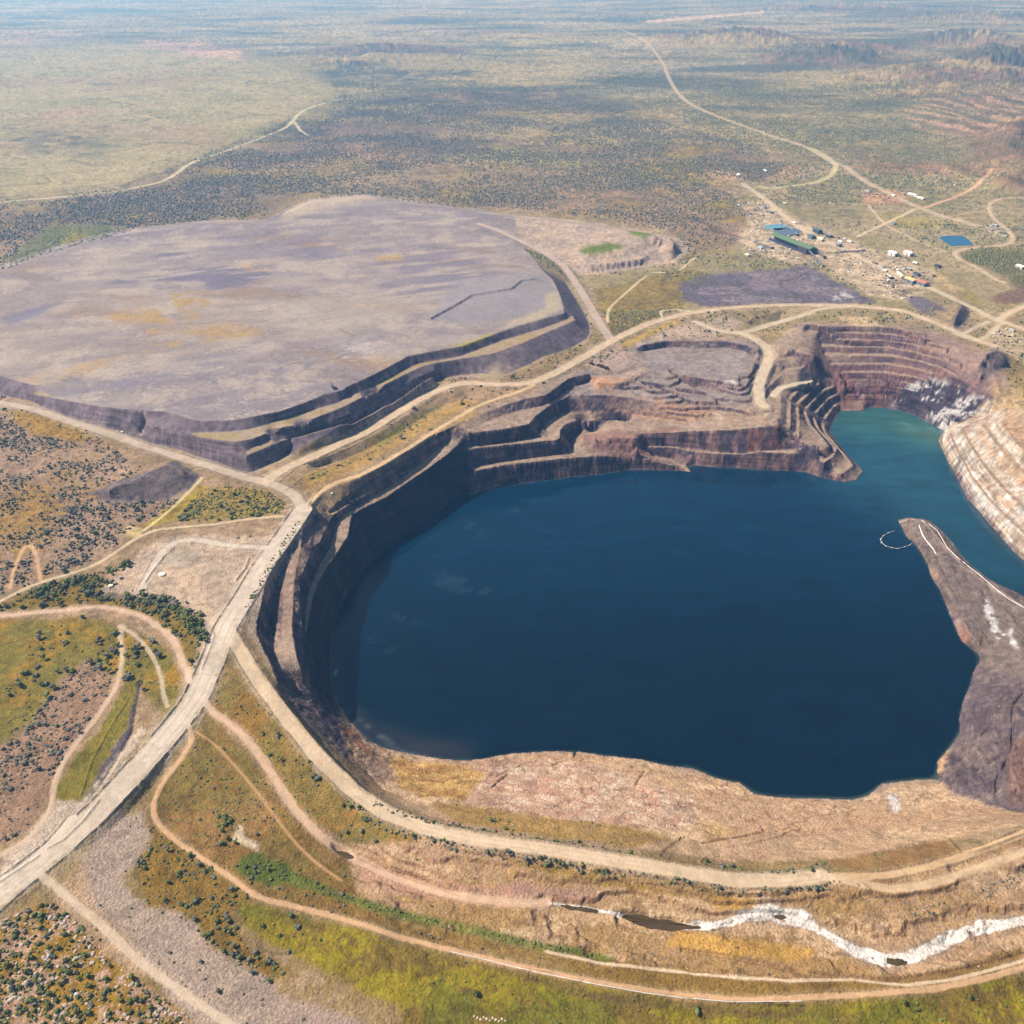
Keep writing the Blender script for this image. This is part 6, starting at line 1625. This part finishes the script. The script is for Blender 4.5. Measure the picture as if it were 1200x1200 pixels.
pipe('pipeline', 'long white pipeline following the water edge of the causeway', [(1080,610),(1088,614),(1098,622),(1103,630),(1110,642),(1120,652),(1136,665),(1150,676),(1165,689),(1180,701),(1206,716)], .6, .6, paintmat((0.75, 0.72, 0.7), .5))
pipe('pipeline', 'short thick white pipe along the middle of the causeway top', [(1077,616),(1081,627),(1086,635),(1093,643),(1097,650)], .9, .7, paintmat((0.8, 0.78, 0.74), .5))
pipe('pipeline', 'thin white pipeline beside the red dirt track along the green bank', [(528,1116),(560,1123),(620,1138),(700,1154.5),(760,1165),(800,1170),(860,1175),(940,1174)], .35, .9, paintmat((0.7, 0.68, 0.66), .5))
bq = at([1048,1041,1035,1032,1033,1038,1045,1052,1060,1066,1069], [622,624.5,628,632,636,640,642,643,641,639,636.5], W)
bq = np.column_stack([bq, np.full(len(bq), W + .25)])
e = bpy.data.objects.new('floating_boom', None); COL.objects.link(e); e.location = bq[0]; tag(e, 'white floating boom curving over the water off the causeway tip', 'floating boom')
bb = bq - bq[0]
MB().tube(bb, .45, 7).build('hose', paintmat((0.5, 0.47, 0.45), .6), e)
for k in (1, 2, 3, 4, 5, 6, 7, 8, 9):
    MB().cyl((bb[k][0], bb[k][1], bb[k][2] - .6), 1.3 if k in (3, 4) else .9, 1.4, 10).build('float', paintmat(WHITE), e)
# wreck yard heaps and pale boulders on the bottom bank


def boulder(seed):
    r = np.random.default_rng(seed); v, f = IV, IF
    V = [tuple(x) for x in v]; Fn = []; mid = {}

    def mp(a, b):
        k = (min(a, b), max(a, b))
        if k not in mid:
            p = (np.array(V[a]) + np.array(V[b])) / 2; V.append(tuple(p / np.linalg.norm(p))); mid[k] = len(V) - 1
        return mid[k]
    for a, b, c in f:
        x, y, z = mp(a, b), mp(b, c), mp(c, a); Fn += [(a, x, z), (b, y, x), (c, z, y), (x, y, z)]
    P_ = np.array(V); P_ *= r.uniform(.78, 1.12, (len(P_), 1)); P_ = np.minimum(P_, .8) * np.array([1.1, .9, .72])
    return P_, np.array(Fn)


RK = plainmat('pale_rock', (0.5, 0.42, 0.34), .9, .25, .8)
BP = [boulder(k) for k in range(4)]
bm_ = [mesh_from('boulder', *BP[k], RK) for k in range(4)]
for k in range(11):
    px = (556 + k * 3.6, 1191.5 + (k % 3) * 1.6 + k * .35)
    o = bm_[k] if k < 4 else bm_[k % 4].copy()
    if k >= 4: COL.objects.link(o)
    q = hit([px])[0]; o.location = (q[0], q[1], q[2] + .5); s = 1.1 + .5 * ((k * 7) % 5) / 4; o.scale = (s, s, s); o.rotation_euler = (0, 0, k * 1.3)
    tag(o, 'pale boulder in the short row on the green bank', 'boulder', 'pale boulders in a row on the green bank')
# pale rock outcrops on the bushy hill and along the scarps
def outcrops(mask, per, r0, r1, c):
    m = mask & clear & (UU > -20) & (VV < 1220); ii, jj = np.nonzero(m); n = RNG.poisson(per / 1000 * AREA[m]); i = np.repeat(ii, n); j = np.repeat(jj, n); N = len(i)
    fi = i + RNG.uniform(-.5, .5, N); fj = j + RNG.uniform(-.5, .5, N); r = r0 + (r1 - r0) * RNG.uniform(0, 1, N) ** 2
    pc = np.array(c) * RNG.uniform(.75, 1.2, (N, 1))
    return np.column_stack([smp(GX, fi, fj), smp(GY, fi, fj), smp(Z, fi, fj), r, r * .8, pc])


rows = np.vstack([outcrops(P['bushhill'] & (fbm(GX32, GY32, 25, 3, 801) > .45), 26, 1.0, 3.0, (0.42, 0.34, 0.29)), outcrops(P['southwall'] & (N40 > .5), 5.0, .5, 1.8, (0.4, 0.31, 0.25)), outcrops(P['rocky'], 6, .5, 1.3, (0.3, 0.25, 0.22)),
                  outcrops(P['orange'], 1.2, .5, 1.2, (0.3, 0.24, 0.19)), outcrops(P['southeast'] & (N8 > .5), 2.5, .6, 2.2, (0.22, 0.19, 0.19)), outcrops(P['causeway'], 1.5, .6, 1.6, (0.26, 0.22, 0.2)), outcrops(P['terrace'], 2, .4, 1.2, (0.38, 0.3, 0.24))])
_s = FOL; FOL = None
k_ = Mat('outcrop_rock', .95, .08); a2_ = k_.n('ShaderNodeAttribute'); a2_.attribute_name = 'Col'; k_.l(k_.tint(a2_.outputs['Color'], k_.ramp(k_.noise(.8, 4), .75, 1.25)), k_.b.inputs['Base Color']); FOL = k_.m
o = scatter('rubble', rows, BP); tag(o, 'pale rocks and rubble strewn over the slopes', 'rubble'); FOL = _s

# small stored goods in the plant yards: too many and too small to tell apart
m = P['plantpad'] | P['pad2'] | P['padE']; m &= blur(ROADM, 1) < .3
ii, jj = np.nonzero(m & (fbm(GX32, GY32, 60, 3, 811) > .5) & (UU < 1200)); n = RNG.poisson(2.4 / 1000 * AREA[ii, jj]); i = np.repeat(ii, n); j = np.repeat(jj, n)
YC = [(WHITE, 'w'), ((0.25, 0.24, 0.23), 'g'), ((0.07, 0.07, 0.08), 'd'), ((0.4, 0.36, 0.3), 'r')]
yb = MB(); fc = []
for a, b in zip(i, j):
    sx, sy, sz = RNG.uniform(2.5, 9), RNG.uniform(2.2, 4.5), RNG.uniform(1.2, 3.5); yb.box((GX[a, b], GY[a, b], Z[a, b] + sz / 2 - .2), (sx, sy, sz), R1 + float(RNG.choice([0, 1.57])))
    fc += [YC[int(RNG.integers(0, 4))][0]] * 6
o = mesh_from('yard_clutter', yb.V, yb.F, k_.m, fcol=np.array(fc)); o['kind'] = 'stuff'; tag(o, 'crates and stored goods spread over the plant yards', 'stored goods')

# ------------------------------------------------------------------ sun, sky, air, camera
SUN_EL, SUN_AZ = math.radians(46), math.radians(-80)     # azimuth from +Y (the view direction) towards +X
sd = np.array([math.sin(SUN_AZ) * math.cos(SUN_EL), math.cos(SUN_AZ) * math.cos(SUN_EL), math.sin(SUN_EL)])
L = bpy.data.lights.new('sun', 'SUN'); L.energy = 5.0; L.angle = math.radians(0.53); L.color = (1.0, 0.93, 0.82)
so = bpy.data.objects.new('sun', L); COL.objects.link(so)
from mathutils import Vector
so.rotation_euler = Vector(sd).to_track_quat('Z', 'Y').to_euler(); so.location = (0, 0, 3000)
wd = bpy.data.worlds.new('World'); SC.world = wd; wd.use_nodes = True
nt = wd.node_tree; bg = nt.nodes['Background']
sk = nt.nodes.new('ShaderNodeTexSky'); sk.sky_type = 'NISHITA'; sk.sun_disc = False
sk.sun_elevation = SUN_EL; sk.sun_rotation = SUN_AZ; sk.altitude = 300; sk.air_density = 1.2; sk.dust_density = 1.0
nt.links.new(sk.outputs[0], bg.inputs[0]); bg.inputs[1].default_value = 0.06

hz_x, hz_y0, hz_y1, hz_z0, hz_z1 = 62000.0, -4000.0, 72000.0, -200.0, H + 60
hc = [(x, y, z) for z in (hz_z0, hz_z1) for y in (hz_y0, hz_y1) for x in (-hz_x, hz_x)]
hf = [(0, 2, 3, 1), (4, 5, 7, 6), (0, 1, 5, 4), (2, 6, 7, 3), (0, 4, 6, 2), (1, 3, 7, 5)]
hm = bpy.data.materials.new('haze_air'); hm.use_nodes = True
for n in list(hm.node_tree.nodes):
    if n.type == 'BSDF_PRINCIPLED':
        hm.node_tree.nodes.remove(n)
pv = hm.node_tree.nodes.new('ShaderNodeVolumePrincipled'); pv.inputs['Color'].default_value = (0.20, 0.50, 1.0, 1); pv.inputs['Density'].default_value = HAZE
pv.inputs['Absorption Color'].default_value = (0.7, 0.7, 0.7, 1)
pv.inputs['Anisotropy'].default_value = 0.35
hm.node_tree.links.new(pv.outputs[0], hm.node_tree.nodes['Material Output'].inputs['Volume'])
ho = mesh_from('haze', hc, hf, hm); tag(ho, 'pale blue haze lying over the whole plain', 'haze', kind='stuff')

cam = bpy.data.cameras.new('camera'); cam.sensor_width = 36; cam.sensor_fit = 'HORIZONTAL'; cam.lens = 36 * F / 1200
cam.clip_start = 1; cam.clip_end = 200000
cob = bpy.data.objects.new('camera', cam); COL.objects.link(cob); cob.location = (0, 0, H)
cob.rotation_euler = (math.pi / 2 - PITCH, 0, 0); SC.camera = cob
vs = SC.view_settings; vs.view_transform = 'Standard'; vs.look = 'None'; vs.gamma = 1; vs.use_curve_mapping = False; vs.exposure = 0.56
SC.display_settings.display_device = 'sRGB'
cy = SC.cycles; cy.use_denoising = True; cy.denoising_prefilter = 'ACCURATE'; cy.denoising_input_passes = 'RGB_ALBEDO_NORMAL'; cy.max_bounces = 4; cy.diffuse_bounces = 2; cy.glossy_bounces = 2; cy.transmission_bounces = 2; cy.volume_bounces = 2
cy.use_adaptive_sampling = True; cy.adaptive_threshold = 0.01
